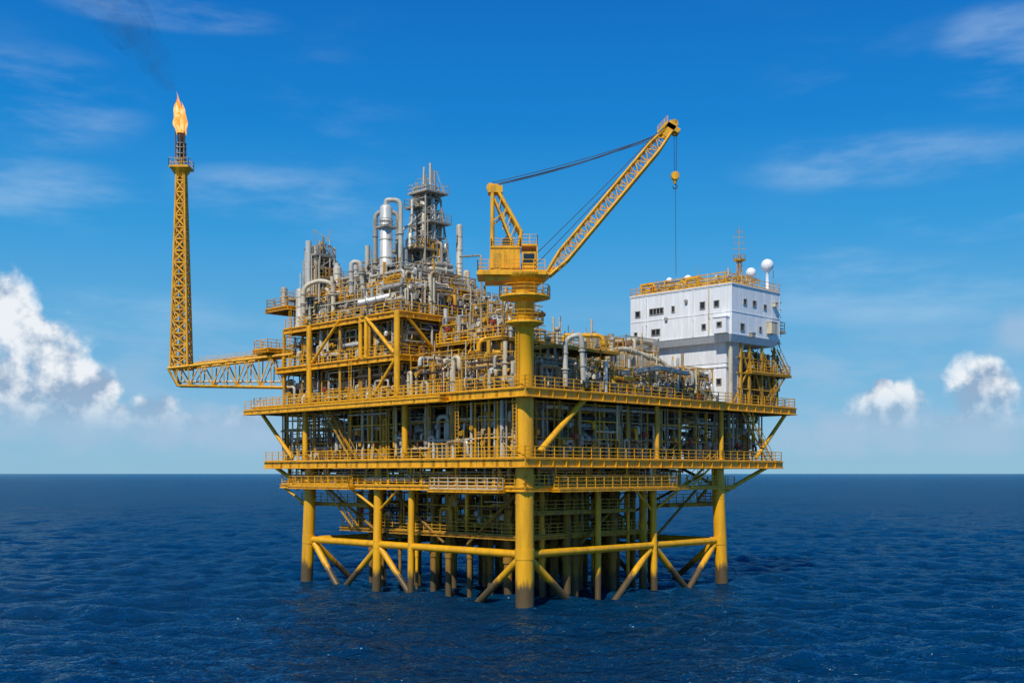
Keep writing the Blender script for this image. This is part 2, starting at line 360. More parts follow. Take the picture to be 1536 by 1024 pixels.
# ---------------------------------------------------------------- process modules
def clutter(root, ax, a0, a1, d0, d1, z0, z1, n, seed, top=True, style=0, rmax=.26, pal=PAL, fcol=None):
    R = random.Random(seed)
    P = (lambda a, d, z: (d, a, z)) if ax == 'v' else (lambda a, d, z: (a, d, z))
    H = z1-z0; W = a1-a0; D = d1-d0
    b = MB(); fz = z1-.05
    for a in (a0+.15, (a0+a1)/2, a1-.15):
        for d in (d0+.35, (d0+d1)/2): b.bar(P(a,d,z0), P(a,d,fz), .15)
    for zz in (.36, .68, .97):
        for d in (d0+.35, (d0+d1)/2): b.bar(P(a0,d,z0+H*zz), P(a1,d,z0+H*zz), .12)
        for a in (a0+.15, (a0+a1)/2, a1-.15): b.bar(P(a,d0+.3,z0+H*zz), P(a,d1,z0+H*zz), .11)
    if R.random() < .6: b.bar(P(a0+.2,d0+.35,z0+.1), P((a0+a1)/2,d0+.35,z0+H*.36), .1)
    b.build('frame', R.choice(fcol or [yel, ydirty, yel, tan_]), root)
    if style == 1:
        zc = z0+H*.38; r = min(.9, H*.2); dd = d0+D*.42
        b = MB(); A = a0+W*.14; B = a1-W*.14
        rs_ = [.05, r*.6, r*.87, r, r, r*.87, r*.6, .05]; ts = [A-r*.5, A-r*.38, A-r*.2, A, B, B+r*.2, B+r*.38, B+r*.5]
        b.tube([P(t, dd, zc) for t in ts], rs_, 18)
        v = b.build('drum', R.choice([steel, cream, silver]), root)
        for t in (.3, .7): a = A+(B-A)*t; b = MB(); b.bar(P(a, dd, z0), P(a, dd, zc-r*.5), .5, .5); b.build('saddle', ydirty, v)
    if style == 2:
        for t in (.3, .66):
            a = a0+W*t; dd = d0+D*.45; r = min(.75, W*.1); h = H*R.uniform(.7, .88)
            b = MB(); c = P(a, dd, z0)
            b.lathe(c, [(r*.7,0), (r*.7,.5), (r,.6), (r,h-.35), (r*.85,h-.15), (r*.5,h), (.05,h+.04)], 18)
            b.lathe((c[0],c[1],c[2]+h*.5), [(r*1.06,0),(r*1.06,.12)], 18)
            b.build('vertical_drum', R.choice([steel, silver, cream]), root)
    if style == 3:
        a = a0+.5
        while a < a1-1.4:
            w = R.uniform(1, 1.9); h = R.uniform(1.4, 2.3); b = MB(); p = P(a, d0+1.2, z0); q = P(a+w-.15, d0+2.3, z0)
            b.box(min(p[0],q[0]), max(p[0],q[0]), min(p[1],q[1]), max(p[1],q[1]), z0+.12, z0+h)
            b.box(min(p[0],q[0])+.1, max(p[0],q[0])-.1, min(p[1],q[1])+.1, max(p[1],q[1])-.1, z0, z0+.12)
            pd = P(a+w/2, d0+1.17, z0)
            b.bar((pd[0], pd[1], z0+.3), (pd[0], pd[1], z0+h-.15), .05)
            b.build('cabinet', R.choice([grey, cream, silver, tan_]), root); a += w+R.uniform(.1, .8)
    if style == 4:
        k = max(3, int(W/1.3))
        for i in range(k):
            a = a0+.5+(W-1)*i/(k-1); r = R.uniform(.12, .2); h = H*R.uniform(.5, .75); b = MB()
            b.pipe([P(a, d0+.9, z0), P(a, d0+.9, z0+h), P(a, d0+2.3, z0+h), P(a, d0+2.3, z0+.3)], r, 10, bend=.55)
            b.build('gooseneck_pipe', R.choice([steel, silver, cream]), root)
    if style == 5:
        b = MB(); r = .45; z = z0+H*.62
        b.pipe([P(a0+.3, d0+1.6, z0+.2), P(a0+.3+r, d0+1.6, z), P(a1-.8, d0+1.6, z), P(a1-.8, d0+3.2, z), P(a1-.8, d0+3.2, z1-.1)], r, 14, bend=1.0)
        b.build('duct', R.choice([steel, silver]), root)
        b = MB(); p = P(a0+W*.35, d0+1, z0); q = P(a0+W*.75, d0+2.4, z0)
        b.box(min(p[0],q[0]), max(p[0],q[0]), min(p[1],q[1]), max(p[1],q[1]), z0, z0+.3); b.build('skid', ydirty, root)
        b = MB(); c0 = P(a0+W*.38, d0+1.7, z0+.9); c1 = P(a0+W*.6, d0+1.7, z0+.9); c2 = P(a0+W*.72, d0+1.7, z0+.9)
        c1b = P(a0+W*.605, d0+1.7, z0+.9)
        b.tube([c0, c1, c1b, c2], [.5,.5,.3,.3], 14); b.build('pump', R.choice([red, grey, cream]), root)
    for i in range(n):
        r = R.choice([.045, .05, .06, .07, .08, .1, .12, .15, .19, rmax]); b = MB(); kd = R.random(); nn = 6 if r < .09 else (7 if r < .15 else 10)
        d = d0+.2+R.random()**1.4*(D-.4); a = a0+R.random()*W
        if kd < .30:
            zt = z1 if top else z0+H*R.choice([R.uniform(.45, 1), R.uniform(.7, 1.4)])
            zb = z0 if R.random() < .6 else z0+H*R.uniform(0,.4)
            b.pipe([P(a,d,zb), P(a,d,zt)], r, nn)
        elif kd < .62:
            aa = a0-R.random()*.4; bb = a1+R.random()*.4
            if R.random() < .5: bb = a0+W*R.uniform(.4, .9)
            elif R.random() < .5: aa = a0+W*R.uniform(.1, .5)
            z = z0+H*R.uniform(.08, .95); pts = [P(aa,d,z), P(bb,d,z)]
            if R.random() < .5: pts.append(P(bb,d,z0 if R.random() < .6 else (z1 if top else z0)))
            if R.random() < .4: pts.insert(0, P(aa, d, z0 if R.random() < .6 else z+R.uniform(.5, 1.2)))
            elif R.random() < .3: pts.insert(0, P(aa, d1, z))
            b.pipe(pts, r, nn)
        elif kd < .86:
            h = H*R.uniform(.3, .92); w = R.uniform(.6, 3.2)*R.choice([-1, 1]); a2 = min(a1, max(a0, a+w))
            h2 = R.random()*h*.7
            if abs(a2-a) < .4: a2 = a+.5
            b.pipe([P(a,d,z0), P(a,d,z0+h), P(a2,d,z0+h), P(a2,d,z0+h2), P(a2, min(d1, d+1.2), z0+h2)], r, nn)
        elif kd < .95:
            z = z0+H*R.uniform(.2, .95); b.pipe([P(a,d0+.1,z-R.random()*1.2-.2), P(a,d0+.1,z), P(a,d1,z)], r, nn)
        else:
            z = z0+H*R.uniform(.12, .6); b.tube([P(a,d0+.4,z-.35), P(a,d0+.4,z+.35)], .2, 10)
            b.tube([P(a,d0,z), P(a,d0+.4,z)], .05, 6); b.tube([P(a,d0-.02,z), P(a,d0+.04,z)], .3, 12)
            b.build('valve', R.choice([red, ydirty, grey, grey, cream]), root); continue
        b.build('pipe', R.choice(pal), root)
ORD = ['first', 'second', 'third', 'fourth', 'fifth', 'sixth']
DESC = ['dense thin pipework', 'horizontal drum among pipes', 'twin upright drums', 'equipment cabinets behind pipes', 'row of gooseneck pipes', 'steel duct and pump']
def row(where, ax, a0, a1, nb, d0, d1, z0, z1, n, seed, top, cnt, styles, rmax=.26, vary=0, pal=PAL, fcol=None):
    W = (a1-a0)/nb
    for i in range(nb):
        A = a0+i*W; B = A+W; st = styles[i % len(styles)]
        base = ((d0+d1)/2, (A+B)/2, z0) if ax == 'v' else ((A+B)/2, (d0+d1)/2, z0)
        t = thing('process_module', DESC[st]+', '+where+', '+ORD[i]+' bay '+cnt, 'pipework', base, 'process modules on the platform decks')
        zz = z1+(random.Random(seed+i).uniform(-vary, vary) if vary else 0)
        clutter(t, ax, A+.1, B-.1, d0, d1, z0, zz, n, seed*31+i, top, st, rmax, pal, fcol)
CL = 'left of corner leg'; CR = 'right of corner leg'; GF = [grey, ydirty, silver, tan_]; FL = 'left of front edge'; FR = 'right of front edge'
row('main deck', 'v', .8, 46.3, 6, .2, 7.5, 15.63, 21.9, 62, 1, True, CL, [5,4,2,3,1,0])
row('main deck', 'u', 1.4, 46.5, 6, .2, 7.5, 15.63, 21.9, 62, 2, True, CR, [2,1,4,0,3,5])
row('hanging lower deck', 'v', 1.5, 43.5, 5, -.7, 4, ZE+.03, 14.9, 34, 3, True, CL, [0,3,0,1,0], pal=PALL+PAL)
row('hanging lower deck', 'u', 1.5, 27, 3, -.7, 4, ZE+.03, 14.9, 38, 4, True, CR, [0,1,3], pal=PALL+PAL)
row('left module ground floor', 'v', 20.5, 45.5, 3, .1, 6.5, 22.93, 27.3, 58, 5, True, FL, [4,2,5])
row('left module ground floor', 'u', 1, 17.5, 2, 20.6, 26, 22.93, 27.3, 54, 6, True, FR, [1,2])
row('left module middle floor', 'v', 20.5, 45.5, 3, .1, 6.5, 28.03, 32.4, 60, 7, True, FL, [2,0,1], pal=PALU)
row('left module middle floor', 'u', 1, 17.5, 2, 20.6, 26, 28.03, 32.4, 56, 8, True, FR, [5,0], pal=PALU)
row('left module roof', 'v', 20.8, 43.5, 3, .2, 5.5, 33.13, 36.8, 66, 9, False, FL, [4,2,1], vary=.3, pal=PALU, fcol=GF)
row('left module roof', 'u', 1, 17.5, 2, 20.6, 26, 33.13, 37.2, 66, 10, False, FR, [2,4], vary=.4, pal=PALU, fcol=GF)
row('topmost left module deck', 'v', 23, 41.5, 3, 2.0, 6.5, 36.43, 39.8, 64, 12, False, FL, [4,2,0], vary=.8, pal=PALU, fcol=GF)
row('topmost left module deck', 'u', 3, 15, 2, 23, 27, 36.43, 39.8, 62, 13, False, FR, [2,4], vary=.8, pal=PALU, fcol=GF)
row('back of topmost left deck', 'v', 26, 41.5, 3, 8, 13, 36.43, 41.8, 56, 21, False, FL, [2,0,4], .35, vary=1., pal=PALU, fcol=[grey, tan_])
row('upper deck beside the crane', 'v', 1.8, 19.6, 2, .3, 7, 22.93, 27.6, 64, 14, False, CL, [1,4], vary=.5, pal=PALU)
row('raised floor beside the crane', 'v', 8.5, 19.2, 2, 5, 12, 29.53, 33.0, 62, 15, False, CL, [4,1], vary=.9, pal=PALU, fcol=GF)
row('upper deck front row', 'u', 2.2, 35, 5, .2, 5.5, 22.93, 26.8, 62, 16, False, CR, [4,1,2,0,3], vary=.7, pal=PALU, fcol=GF+[yel])
row('upper deck back row', 'u', 5, 34, 4, 8, 15, 22.93, 31.0, 62, 17, False, CR, [2,4,5,4], .4, vary=1.0, pal=PALU, fcol=GF)
row('beneath the white block', 'u', 40, 50, 2, 0, 5, 22.93, 30.2, 48, 18, True, CR, [0,3])
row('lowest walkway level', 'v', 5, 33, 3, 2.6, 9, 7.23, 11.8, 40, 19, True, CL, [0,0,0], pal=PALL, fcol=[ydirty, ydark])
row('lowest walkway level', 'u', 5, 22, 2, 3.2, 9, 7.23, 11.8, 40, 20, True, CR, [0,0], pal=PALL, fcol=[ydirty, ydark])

def room(label, x0, x1, y0, y1, z0, z1, m_):
    t = thing('backdrop_or_shed', label, 'room', ((x0+x1)/2, (y0+y1)/2, z0))
    b = MB(); b.box(x0,x1,y0,y1,z0,z1)
    y = y0+.6
    while y < y1: b.box(x0-.08, x0, y, y+.12, z0, z1); y += 1.2
    x = x0+.6
    while x < x1: b.box(x, x+.12, y0-.08, y0, z0, z1); x += 1.2
    b.build('wall', m_, t)
    b = MB(); b.box(x0-.14, x0-.085, (y0+y1)/2-.5, (y0+y1)/2+.5, z0+.05, z0+2.1); b.build('door', grey, t)
    b = MB(); b.box((x0+x1)/2-.5, (x0+x1)/2+.5, y0-.14, y0-.085, z0+.05, z0+2.1); b.build('door', grey, t)
room('dark brown backdrop box added deep inside the main deck', 9, 35, 9, 43, 15.63, 22.0, brown)  # backdrop box added to block the view through and darken the interior
room('dark brown backdrop box added on the ground floor of the left module', 7.5, 16.5, 27, 43, 22.93, 27.4, brown)  # added backdrop, keeps the ground floor interior dark behind the pipes
room('dark brown backdrop box added on the middle floor of the left module', 7.5, 16.5, 27, 43, 28.03, 32.5, brown)  # added backdrop, keeps the middle floor interior dark behind the pipes
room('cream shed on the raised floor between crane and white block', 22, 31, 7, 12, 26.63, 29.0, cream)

# ---------------------------------------------------------------- top equipment
def lattice(root, c, z0, z1, h0, h1, n, r, mt, xf=None, brn='bracing', dbl=False):
    def P(i, t):
        h = h0+(h1-h0)*t; sx, sy = ((-1,-1),(1,-1),(1,1),(-1,1))[i % 4]
        return (c[0]+sx*h, c[1]+sy*h, z0+(z1-z0)*t)
    for i in range(4):
        b = MB(xf); b.tube([P(i,0), P(i,1)], r, 8); b.build('leg', mt, root)
    b = MB(xf)
    for j in range(n+1):
        t = j/n
        for i in range(4): b.bar(P(i,t), P(i+1,t), r*1.1)
    for j in range(n):
        for i in range(4):
            if (i+j) % 2 or dbl: b.bar(P(i,j/n), P(i+1,(j+1)/n), r*1.05)
            if not (i+j) % 2 or dbl: b.bar(P(i+1,j/n), P(i,(j+1)/n), r*1.0)
    b.build(brn, mt, root)
def platf(root, c, z, h, mt, rm, xf=None, name='platform', rh=1.1, off=(0,0)):
    c = (c[0]+off[0], c[1]+off[1])
    b = MB(xf); b.box(c[0]-h, c[0]+h, c[1]-h, c[1]+h, z-.12, z); p = b.build(name, mt, root)
    b = MB(xf); rail(b, [(c[0]-h,c[1]-h,z), (c[0]+h,c[1]-h,z), (c[0]+h,c[1]+h,z), (c[0]-h,c[1]+h,z), (c[0]-h,c[1]-h,z)], rh, 1.0, .055, 2); b.build('railing', rm, p)
c = at(640, 400, 146); cc = (c[0], c[1])
t = thing('vent_tower', 'tall weathered grey lattice tower wrapped in pipes, highest on the left module', 'tower', (c[0], c[1], 36.43))
lattice(t, cc, 36.43, 51.5, 2.6, 1.1, 9, .12, grey)
platf(t, cc, 43.0, 2.7, grey, ydirty, off=(-.7,.7)); platf(t, cc, 46.6, 1.8, grey, grey, off=(.4,-.6)); platf(t, cc, 50.6, 1.9, grey, silver, off=(.2,-.1)); platf(t, cc, 39.8, 3.1, grey, ydirty, off=(.2,-.2)); platf(t, cc, 48.7, 1.5, grey, tan_, off=(-.6,.5))
for (du, dv, r, za, zb) in ((-.6,-.2,.55,36.5,50.1), (.7,.3,.42,36.5,49.2), (.1,-1.1,.28,36.5,50), (-.2,1.2,.3,37,51), (1.2,-.9,.22,36.5,48.4), (-1.6,1.4,.3,36.5,45.5), (1.9,-1.6,.26,36.5,44.2)):
    b = MB(); b.lathe((cc[0]+du, cc[1]+dv, za), [(r,0),(r,zb-za-.3),(r*.6,zb-za),(.05,zb-za+.05)], 14); b.build('vessel', rnd.choice([silver, steel]), t)
for (du, dv, zb, r) in ((.2,-.5,54.6,.18), (.7,-.8,53.6,.15), (-.5,0,53.5,.14), (1.1,.2,54.1,.12), (-.9,-.9,52.8,.1), (.4,.9,53.2,.14), (-.1,.4,54.2,.16), (-1.2,.7,52.2,.09)):
    b = MB(); b.pipe([(cc[0]+du, cc[1]+dv, 43), (cc[0]+du, cc[1]+dv, zb)], r, 8); b.build('stack_pipe', rnd.choice([silver, grey, tan_]), t)
b = MB(); b.bar((cc[0]+1.6, cc[1]-1.6, 50.6), (cc[0]+.9, cc[1]-.9, 53.6), .09); b.bar((cc[0]-1.5, cc[1]+1.5, 50.6), (cc[0]+.2, cc[1]-.2, 52.4), .09); b.bar((cc[0]-.9, cc[1]+.9, 52.6), (cc[0]+.9, cc[1]-.9, 52.6), .1); b.build('top_frame', grey, t)
for i in range(84):
    b = MB(); a = rnd.uniform(0, 6.28); z = rnd.uniform(38, 50); rr = rnd.uniform(1.2, 3.7-(z-38)*.13); x = cc[0]+rr*math.cos(a); y = cc[1]+rr*math.sin(a)
    zb = 36.5 if z < 43 else z-rnd.uniform(2, 6); r = rnd.choice([.05,.05,.07,.1,.14,.2])
    b.pipe([(x, y, zb), (x, y, z), (cc[0]+.3*math.cos(a), cc[1]+.3*math.sin(a), z), (cc[0]+.3*math.cos(a), cc[1]+.3*math.sin(a), z+1.5)], r, 8)
    b.build('pipe', rnd.choice(PALU), t)
c = at(483, 400, 148); cc = (c[0], c[1])
t = thing('vent_tower', 'bushy grey lattice tower crowded with pipes at the left end of the top deck', 'tower', (c[0], c[1], 33.13))
lattice(t, cc, 33.13, 44.2, 2.4, .9, 7, .11, grey)
platf(t, cc, 39.6, 2.2, grey, ydirty, off=(.5,-.4)); platf(t, cc, 42.8, 1.4, grey, grey, off=(-.3,.2)); platf(t, cc, 37, 2.9, grey, ydirty, off=(-.5,.6)); platf(t, cc, 41.2, 1.6, grey, tan_, off=(.1,.5))
for i in range(34):
    du, dv = rnd.uniform(-2.7, 2.7), rnd.uniform(-2.7, 2.7); b = MB(); b.pipe([(cc[0]+du, cc[1]+dv, 33.2), (cc[0]+du, cc[1]+dv, rnd.uniform(40, 47-(abs(du)+abs(dv))*1.0))], rnd.choice([.06,.08,.12,.2,.3,.4]), 9)
    b.build('stack_pipe', rnd.choice([silver, silver, steel, grey, tan_, rust]), t)
for i in range(70):
    b = MB(); a = rnd.uniform(0, 6.28); z = rnd.uniform(35, 44); rr = rnd.uniform(.8, 3.6-(z-35)*.22); x = cc[0]+rr*math.cos(a); y = cc[1]+rr*math.sin(a)
    b.pipe([(x, y, z-rnd.uniform(1, 2.5)), (x, y, z), (cc[0]+.3*math.cos(a+1), cc[1]+.3*math.sin(a+1), z), (cc[0]+.3*math.cos(a+1), cc[1]+.3*math.sin(a+1), z+1)], rnd.choice([.05,.06,.1,.14,.2]), 8)
    b.build('pipe', rnd.choice(PALU), t)
b = MB(); b.bar((cc[0], cc[1], 43), (cc[0]+S*1.2, cc[1]-S*1.2, 46.4), .1); b.bar((cc[0]-.8, cc[1]+.8, 46.4), (cc[0]+.9, cc[1]-.9, 44.9), .09); b.bar((cc[0]-.8, cc[1]+.8, 46.4), (cc[0]-.2, cc[1]+.2, 43), .08); b.build('antenna', grey, t)
def vessel(px, y0, y1, Yd, r, label, zb=36.43, mt=steel, cat='vessel', name='column_vessel', rings=3):
    c = at(px, y0, Yd); zt = c[2]; u, v = c[0], c[1]
    t = thing(name, label, cat, (u, v, zb)); H = zt-zb
    b = MB(); b.lathe((u,v,zb), [(r*1.15,0),(r*1.15,.3),(r,.35),(r,H-r*.8),(r*.9,H-r*.45),(r*.6,H-r*.15),(.05,H)], 22); sh = b.build('shell', mt, t)
    for i in range(rings): b = MB(); z = zb+H*(i+1)/(rings+1); b.lathe((u,v,z), [(r*1.08,0),(r*1.08,.14)], 22); b.build('band', silver, sh)
    return t, u, v, zt
t, u, v, zt = vessel(579, 306, 0, 140, .8, 'tallest polished silver column on the left module with a curved pipe from its top', rings=4)
b = MB(); b.pipe([(u, v, zt-.3), (u, v, zt+.5), (u+1.3, v-1.3, zt+.5), (u+1.3, v-1.3, 37)], .3, 12, bend=1.0); b.build('overhead_pipe', silver, t)
b = MB(); b.box(u-1.05, u+1.05, v-1.05, v+1.05, zt-3.1, zt-3); p_ = b.build('platform', grey, t)
b = MB(); rail(b, [(u-1.0,v-1.0,zt-3), (u+1.0,v-1.0,zt-3), (u+1.0,v+1.0,zt-3), (u-1.0,v+1.0,zt-3), (u-1.0,v-1.0,zt-3)], 1, 1, .05, 2); b.build('railing', grey, p_)
vessel(506, 398, 0, 146, .55, 'slim silver drum, left of three on the top deck', mt=silver)
vessel(531, 392, 0, 143, .62, 'shiny silver drum, middle of three on the top deck', mt=steel)
vessel(548, 408, 0, 141, .5, 'short cream drum, right of three on the top deck', mt=cream)
vessel(605, 372, 0, 141, .6, 'grey drum between the silver column and the vent tower', mt=silver)
vessel(466, 392, 0, 148, .6, 'cream drum beside the bushy left tower', mt=cream, zb=33.13)
vessel(450, 432, 0, 146, .55, 'lowest silver drum near the left edge of the roof', mt=silver, zb=33.13)
vessel(426, 430, 0, 149, .45, 'grey drum on the railed platform at the far left of the roof', mt=grey, zb=36.03)
vessel(689, 336, 0, 148, .42, 'thin pale exhaust stack right of the vent tower', mt=silver, name='exhaust_stack', cat='stack', rings=5)
vessel(664, 375, 0, 147, .4, 'stubby grey stack close against the vent tower', mt=grey, name='exhaust_stack', cat='stack')
vessel(700, 405, 0, 146, .45, 'short cream drum at the right end of the left module roof', mt=cream, zb=33.13)
def hdr(label, pts, r, mt, name='header_pipe', n=16):
    t = thing(name, label, 'pipe', tuple(pts[0]))
    b = MB(); b.pipe(pts, r, n, bend=r*3.2); b.build('pipe_run', mt, t)
    for i in range(len(pts)-1):
        p = Vector(pts[i]); q_ = Vector(pts[i+1]); d = q_-p
        if d.length > 3:
            for k in (.3, .7): b = MB(); cpt = p+d*k; ud = d.normalized()*.08; b.tube([cpt-ud, cpt+ud], r*1.25, n); b.build('flange', grey, t)
def G(*a): return [at(*x) for x in a]
hdr('fat silver pipe bending across the top deck in front of the vent tower', G((538,455,134),(575,447,134),(600,440,134),(622,428,134),(660,428,137),(680,440,140),(682,470,140)), .42, steel)
hdr('silver gooseneck pipe left of the tallest column', G((527,440,139),(527,393,139),(540,393,139),(545,440,139)), .3, silver)
hdr('cream looped pipe on the left roof edge', G((455,470,142),(455,430,142),(478,420,142),(500,425,142),(500,470,142)), .3, cream)
hdr('grey inverted U pipe high behind the tallest column', G((563,440,144),(563,318,144),(597,318,144),(597,430,144)), .3, grey)
hdr('tall grey pipe rising on the left side of the vent tower', G((603,430,142),(603,345,142),(618,335,143),(618,300,144)), .17, silver)
hdr('yellow hooped pipe between crane and left module', G((718,575,128),(718,510,128),(748,505,128),(752,575,128)), .26, yel)
hdr('second smaller yellow hooped pipe beside the crane pedestal', G((728,575,125),(728,528,125),(760,528,125),(760,560,125)), .22, yel)
hdr('large silver inverted U pipe right of the crane pedestal', G((848,580,120.5),(848,508,120.5),(872,500,120.5),(875,570,120.5)), .28, silver)
hdr('yellow pipe along the top of the equipment right of the crane', G((846,512,132),(846,503,132),(905,503,132),(905,540,132)), .26, yel)
hdr('cream pipe stepping down toward the white block', G((900,530,133),(935,522,134),(960,530,136),(1000,545,138),(1010,590,138)), .3, cream)
hdr('silver horizontal pipe in front of the white block base', G((930,560,130),(990,552,133),(1030,560,136)), .3, silver)
hdr('grey pipe crossing from left module to the crane pedestal', G((690,385,146),(722,383,140),(722,440,140)), .12, grey)
vl = [(836,497,128,'slim grey vent pipe just right of the crane pedestal'), (822,512,124,'short tan vent pipe beside the crane pedestal'), (878,505,133,'pale vent pipe behind the silver U pipe'),
      (918,512,134,'grey vent pipe near the yellow railing'), (705,440,142,'tan vent pipe at the right edge of the left module'), (735,455,140,'grey vent pipe just left of the crane pedestal')]
for px, py, Yd, lb in vl:
    c = at(px, py, Yd); t = thing('vent_pipe', lb, 'pipe', (c[0], c[1], 22.93)); b = MB()
    b.pipe([(c[0],c[1],22.95), (c[0],c[1],c[2])], .2, 10); b.build('stem', silver, t)
    b = MB(); b.lathe((c[0],c[1],c[2]), [(.2,0),(.36,.1),(.36,.4),(.1,.55)], 12); b.build('cap', grey, t)

# ---------------------------------------------------------------- crane
cr = thing('pedestal_crane', 'large yellow pedestal crane with raised lattice boom above the corner leg', 'crane', (0,0,22.93))
CY = OY
def zc(py): return CH+(710-py)/F*CY
def xw(px): return (px-768)/F*CY
b = MB(); b.lathe((0,0,0), [(.97,22.95),(.97,zc(487)),(1.05,zc(486)),(1.05,zc(450)),(1.35,zc(440)),(1.35,zc(425))], 32); b.build('pedestal', yleg, cr)
for py, r in ((484,2.0), (446,2.7)):
    z = zc(py); b = MB(); b.lathe((0,0,z), [(1.06,-.5),(r,-.12),(r,.0),(1.06,.0)], 24); p = b.build('gallery', yel, cr)
    b = MB(); rail(b, [((r-.06)*math.cos(a*PI/8), (r-.06)*math.sin(a*PI/8), z) for a in range(17)], 1.15, 1.1, .07); b.build('railing', yel, p)
b = MB(); b.lathe((0,0,0), [(1.2,zc(430)),(2.2,zc(422)),(2.6,zc(417)),(2.6,zc(413))], 28); b.build('slewing_ring', yel, cr)
b = MB(); 
for s in (-.22,.22): b.bar((-1.15, s, 23), (-1.15, s, zc(484)), .05)
z = 23.2
while z < zc(484): b.bar((-1.15,-.22,z), (-1.15,.22,z), .04); z += .4
b.build('ladder', yel, cr)
W = w2l
x0, x1 = xw(716), xw(818); zd = zc(412)
b = MB(W); b.box(x0, x1, CY-2.2, CY+2.2, zd-.35, zd)
b.box(x0+.8, x1-1.2, CY-1.6, CY+1.6, zd-.9, zd-.36); sp = b.build('slewing_platform', yel, cr)
b = MB(W); rail(b, [(x0+.1,CY-2.1,zd), (x1-.1,CY-2.1,zd)], 1.2, 1.1, .07); rail(b, [(x1-.1,CY+2.1,zd), (x0+.1,CY+2.1,zd), (x0+.1,CY-2.1,zd)], 1.2, 1.1, .07); b.build('railing', yel, sp)
b = MB(W); hx0, hx1, hz = xw(737), xw(780), zc(376)
b.box(hx0, hx1, CY-1.4, CY+1.4, zd, hz)
for x in np.arange(hx0+.3, hx1, .5): b.box(x, x+.08, CY-1.45, CY-1.4, zd+.1, hz-.1)
b.box(hx0-.08, hx1+.08, CY-1.5, CY+1.5, hz, hz+.1); mh = b.build('machinery_house', yel, cr)
b = MB(W); b.box(hx0+.25, hx0+1.0, CY-1.5, CY-1.46, zd+.1, zd+2.0); b.build('door', ydirty, mh)
b = MB(W); rail(b, [(hx0,CY-1.4,hz+.1), (hx1,CY-1.4,hz+.1), (hx1,CY+1.4,hz+.1), (hx0,CY+1.4,hz+.1), (hx0,CY-1.4,hz+.1)], .9, 1, .06); b.build('railing', yel, mh)
b = MB(W); b.box(xw(783), xw(803), CY-2.0, CY-.5, zd+.02, zc(383)); cb = b.build('operator_cabin', yel, cr)
b = MB(W); b.box(xw(785), xw(801), CY-2.04, CY-2.01, zd+.9, zc(386)); b.box(xw(803)+.01, xw(803)+.04, CY-1.85, CY-.65, zd+.6, zc(386)); b.build('window', glass, cb)
def T(px, py, dy=0): return (xw(px), CY+dy, zc(py))
b = MB(W); b.box(xw(782), xw(806), CY-1.9, CY+1.6, zc(374), zc(373)); ug = b.build('upper_gallery', yel, cr)
b = MB(W); rail(b, [(xw(782.5),CY-1.85,zc(373)), (xw(805.5),CY-1.85,zc(373)), (xw(805.5),CY+1.55,zc(373))], 1.1, .8, .06); b.build('railing', yel, ug)
for dy in (-1.8, 1.5): b = MB(W); b.bar((xw(805),CY+dy,zc(412)), (xw(805),CY+dy,zc(373)), .12); b.build('gallery_post', yel, cr)
g_ = [((738,408),(739,284),.22), ((782,352),(745,284),.2), ((782,352),(770,408),.2)]
for s in (-1, 1):
    for (a, c_, r) in g_:
        k = 1.2*s; k2 = .55*s
        b = MB(W); b.tube([T(*a, k), T(*c_, k2 if c_[1] < 300 else k)], r, 10); b.build('gantry_leg', yel, cr)
    b = MB(W); b.tube([T(771,374,1.2*s), T(742,300,.6*s)], .12, 8); b.build('gantry_leg', yel, cr)
b = MB(W)
for py, hw in ((370,1.15), (340,.95), (312,.75)): b.bar(T(738,py,-hw), T(738,py,hw), .14)
for t_ in (.2,.4,.6,.8):
    b.bar(T(782-37*t_, 352-68*t_, -1.2+.6*t_), T(782-37*t_, 352-68*t_, 1.2-.6*t_), .14)
    b.bar(T(782-37*t_, 352-68*t_, -1.2+.6*t_), T(771-29*t_, 374-74*t_, -1.2+.6*t_), .1)
    b.bar(T(782-37*t_, 352-68*t_, 1.2-.6*t_), T(771-29*t_, 374-74*t_+12, 1.2-.6*t_), .1)
b.bar(T(739,335,-.9), T(760,318,-.8), .12); b.bar(T(739,335,.9), T(760,318,.8), .12)
b.build('gantry_bracing', yel, cr)
b = MB(W); b.box(xw(732), xw(754), CY-.8, CY+.8, zc(291), zc(281)); b.bar(T(733,280,-.5), T(748,280,-.5), .25); b.bar(T(733,280,.5), T(748,280,.5), .25)
for dy in (-.4, 0, .4): b.tube([T(736,282,dy-.08), T(736,282,dy+.08)], .42, 16)
b.build('gantry_head', yel, cr)
for px, py in ((762,366), (790,400)):
    b = MB(W); b.tube([T(px,py,-1), T(px,py,-.9), T(px,py,-.89), T(px,py,.89), T(px,py,.9), T(px,py,1)], [.6,.6,.42,.42,.6,.6], 16); b.build('winch', dark, cr)
A = Vector(T(822,412)); B = Vector(T(1003,196)); D = (B-A).normalized(); Nn = Vector((D.z, 0, -D.x)); Lb = (B-A).length
def bp(t, i, j):
    w = .62 if .12 < t < .88 else (.62*(.35+.65*t/.12) if t <= .12 else .62*(.55+.45*(1-t)/.12))
    wy = .75 if t < .88 else .75*(.6+.4*(1-t)/.12)
    return A+D*(Lb*t)+Nn*(w*i)+Vector((0, wy*j, 0))
ts = [i/24 for i in range(25)]
for i, j in ((-1,-1), (1,-1), (1,1), (-1,1)):
    b = MB(W); b.tube([bp(t,i,j) for t in ts], .15, 8); b.build('boom_chord', yel, cr)
b = MB(W)
for k in range(24):
    t, t2 = ts[k], ts[k+1]
    for (p, q_) in (((-1,-1),(1,-1)), ((1,-1),(1,1)), ((1,1),(-1,1)), ((-1,1),(-1,-1))):
        if k % 2: p, q_ = q_, p
        b.bar(bp(t,*p), bp(t2,*q_), .09)
        b.bar(bp(t,*p), bp(t,*q_), .08)
b.build('boom_lacing', yel, cr)
b = MB(W)
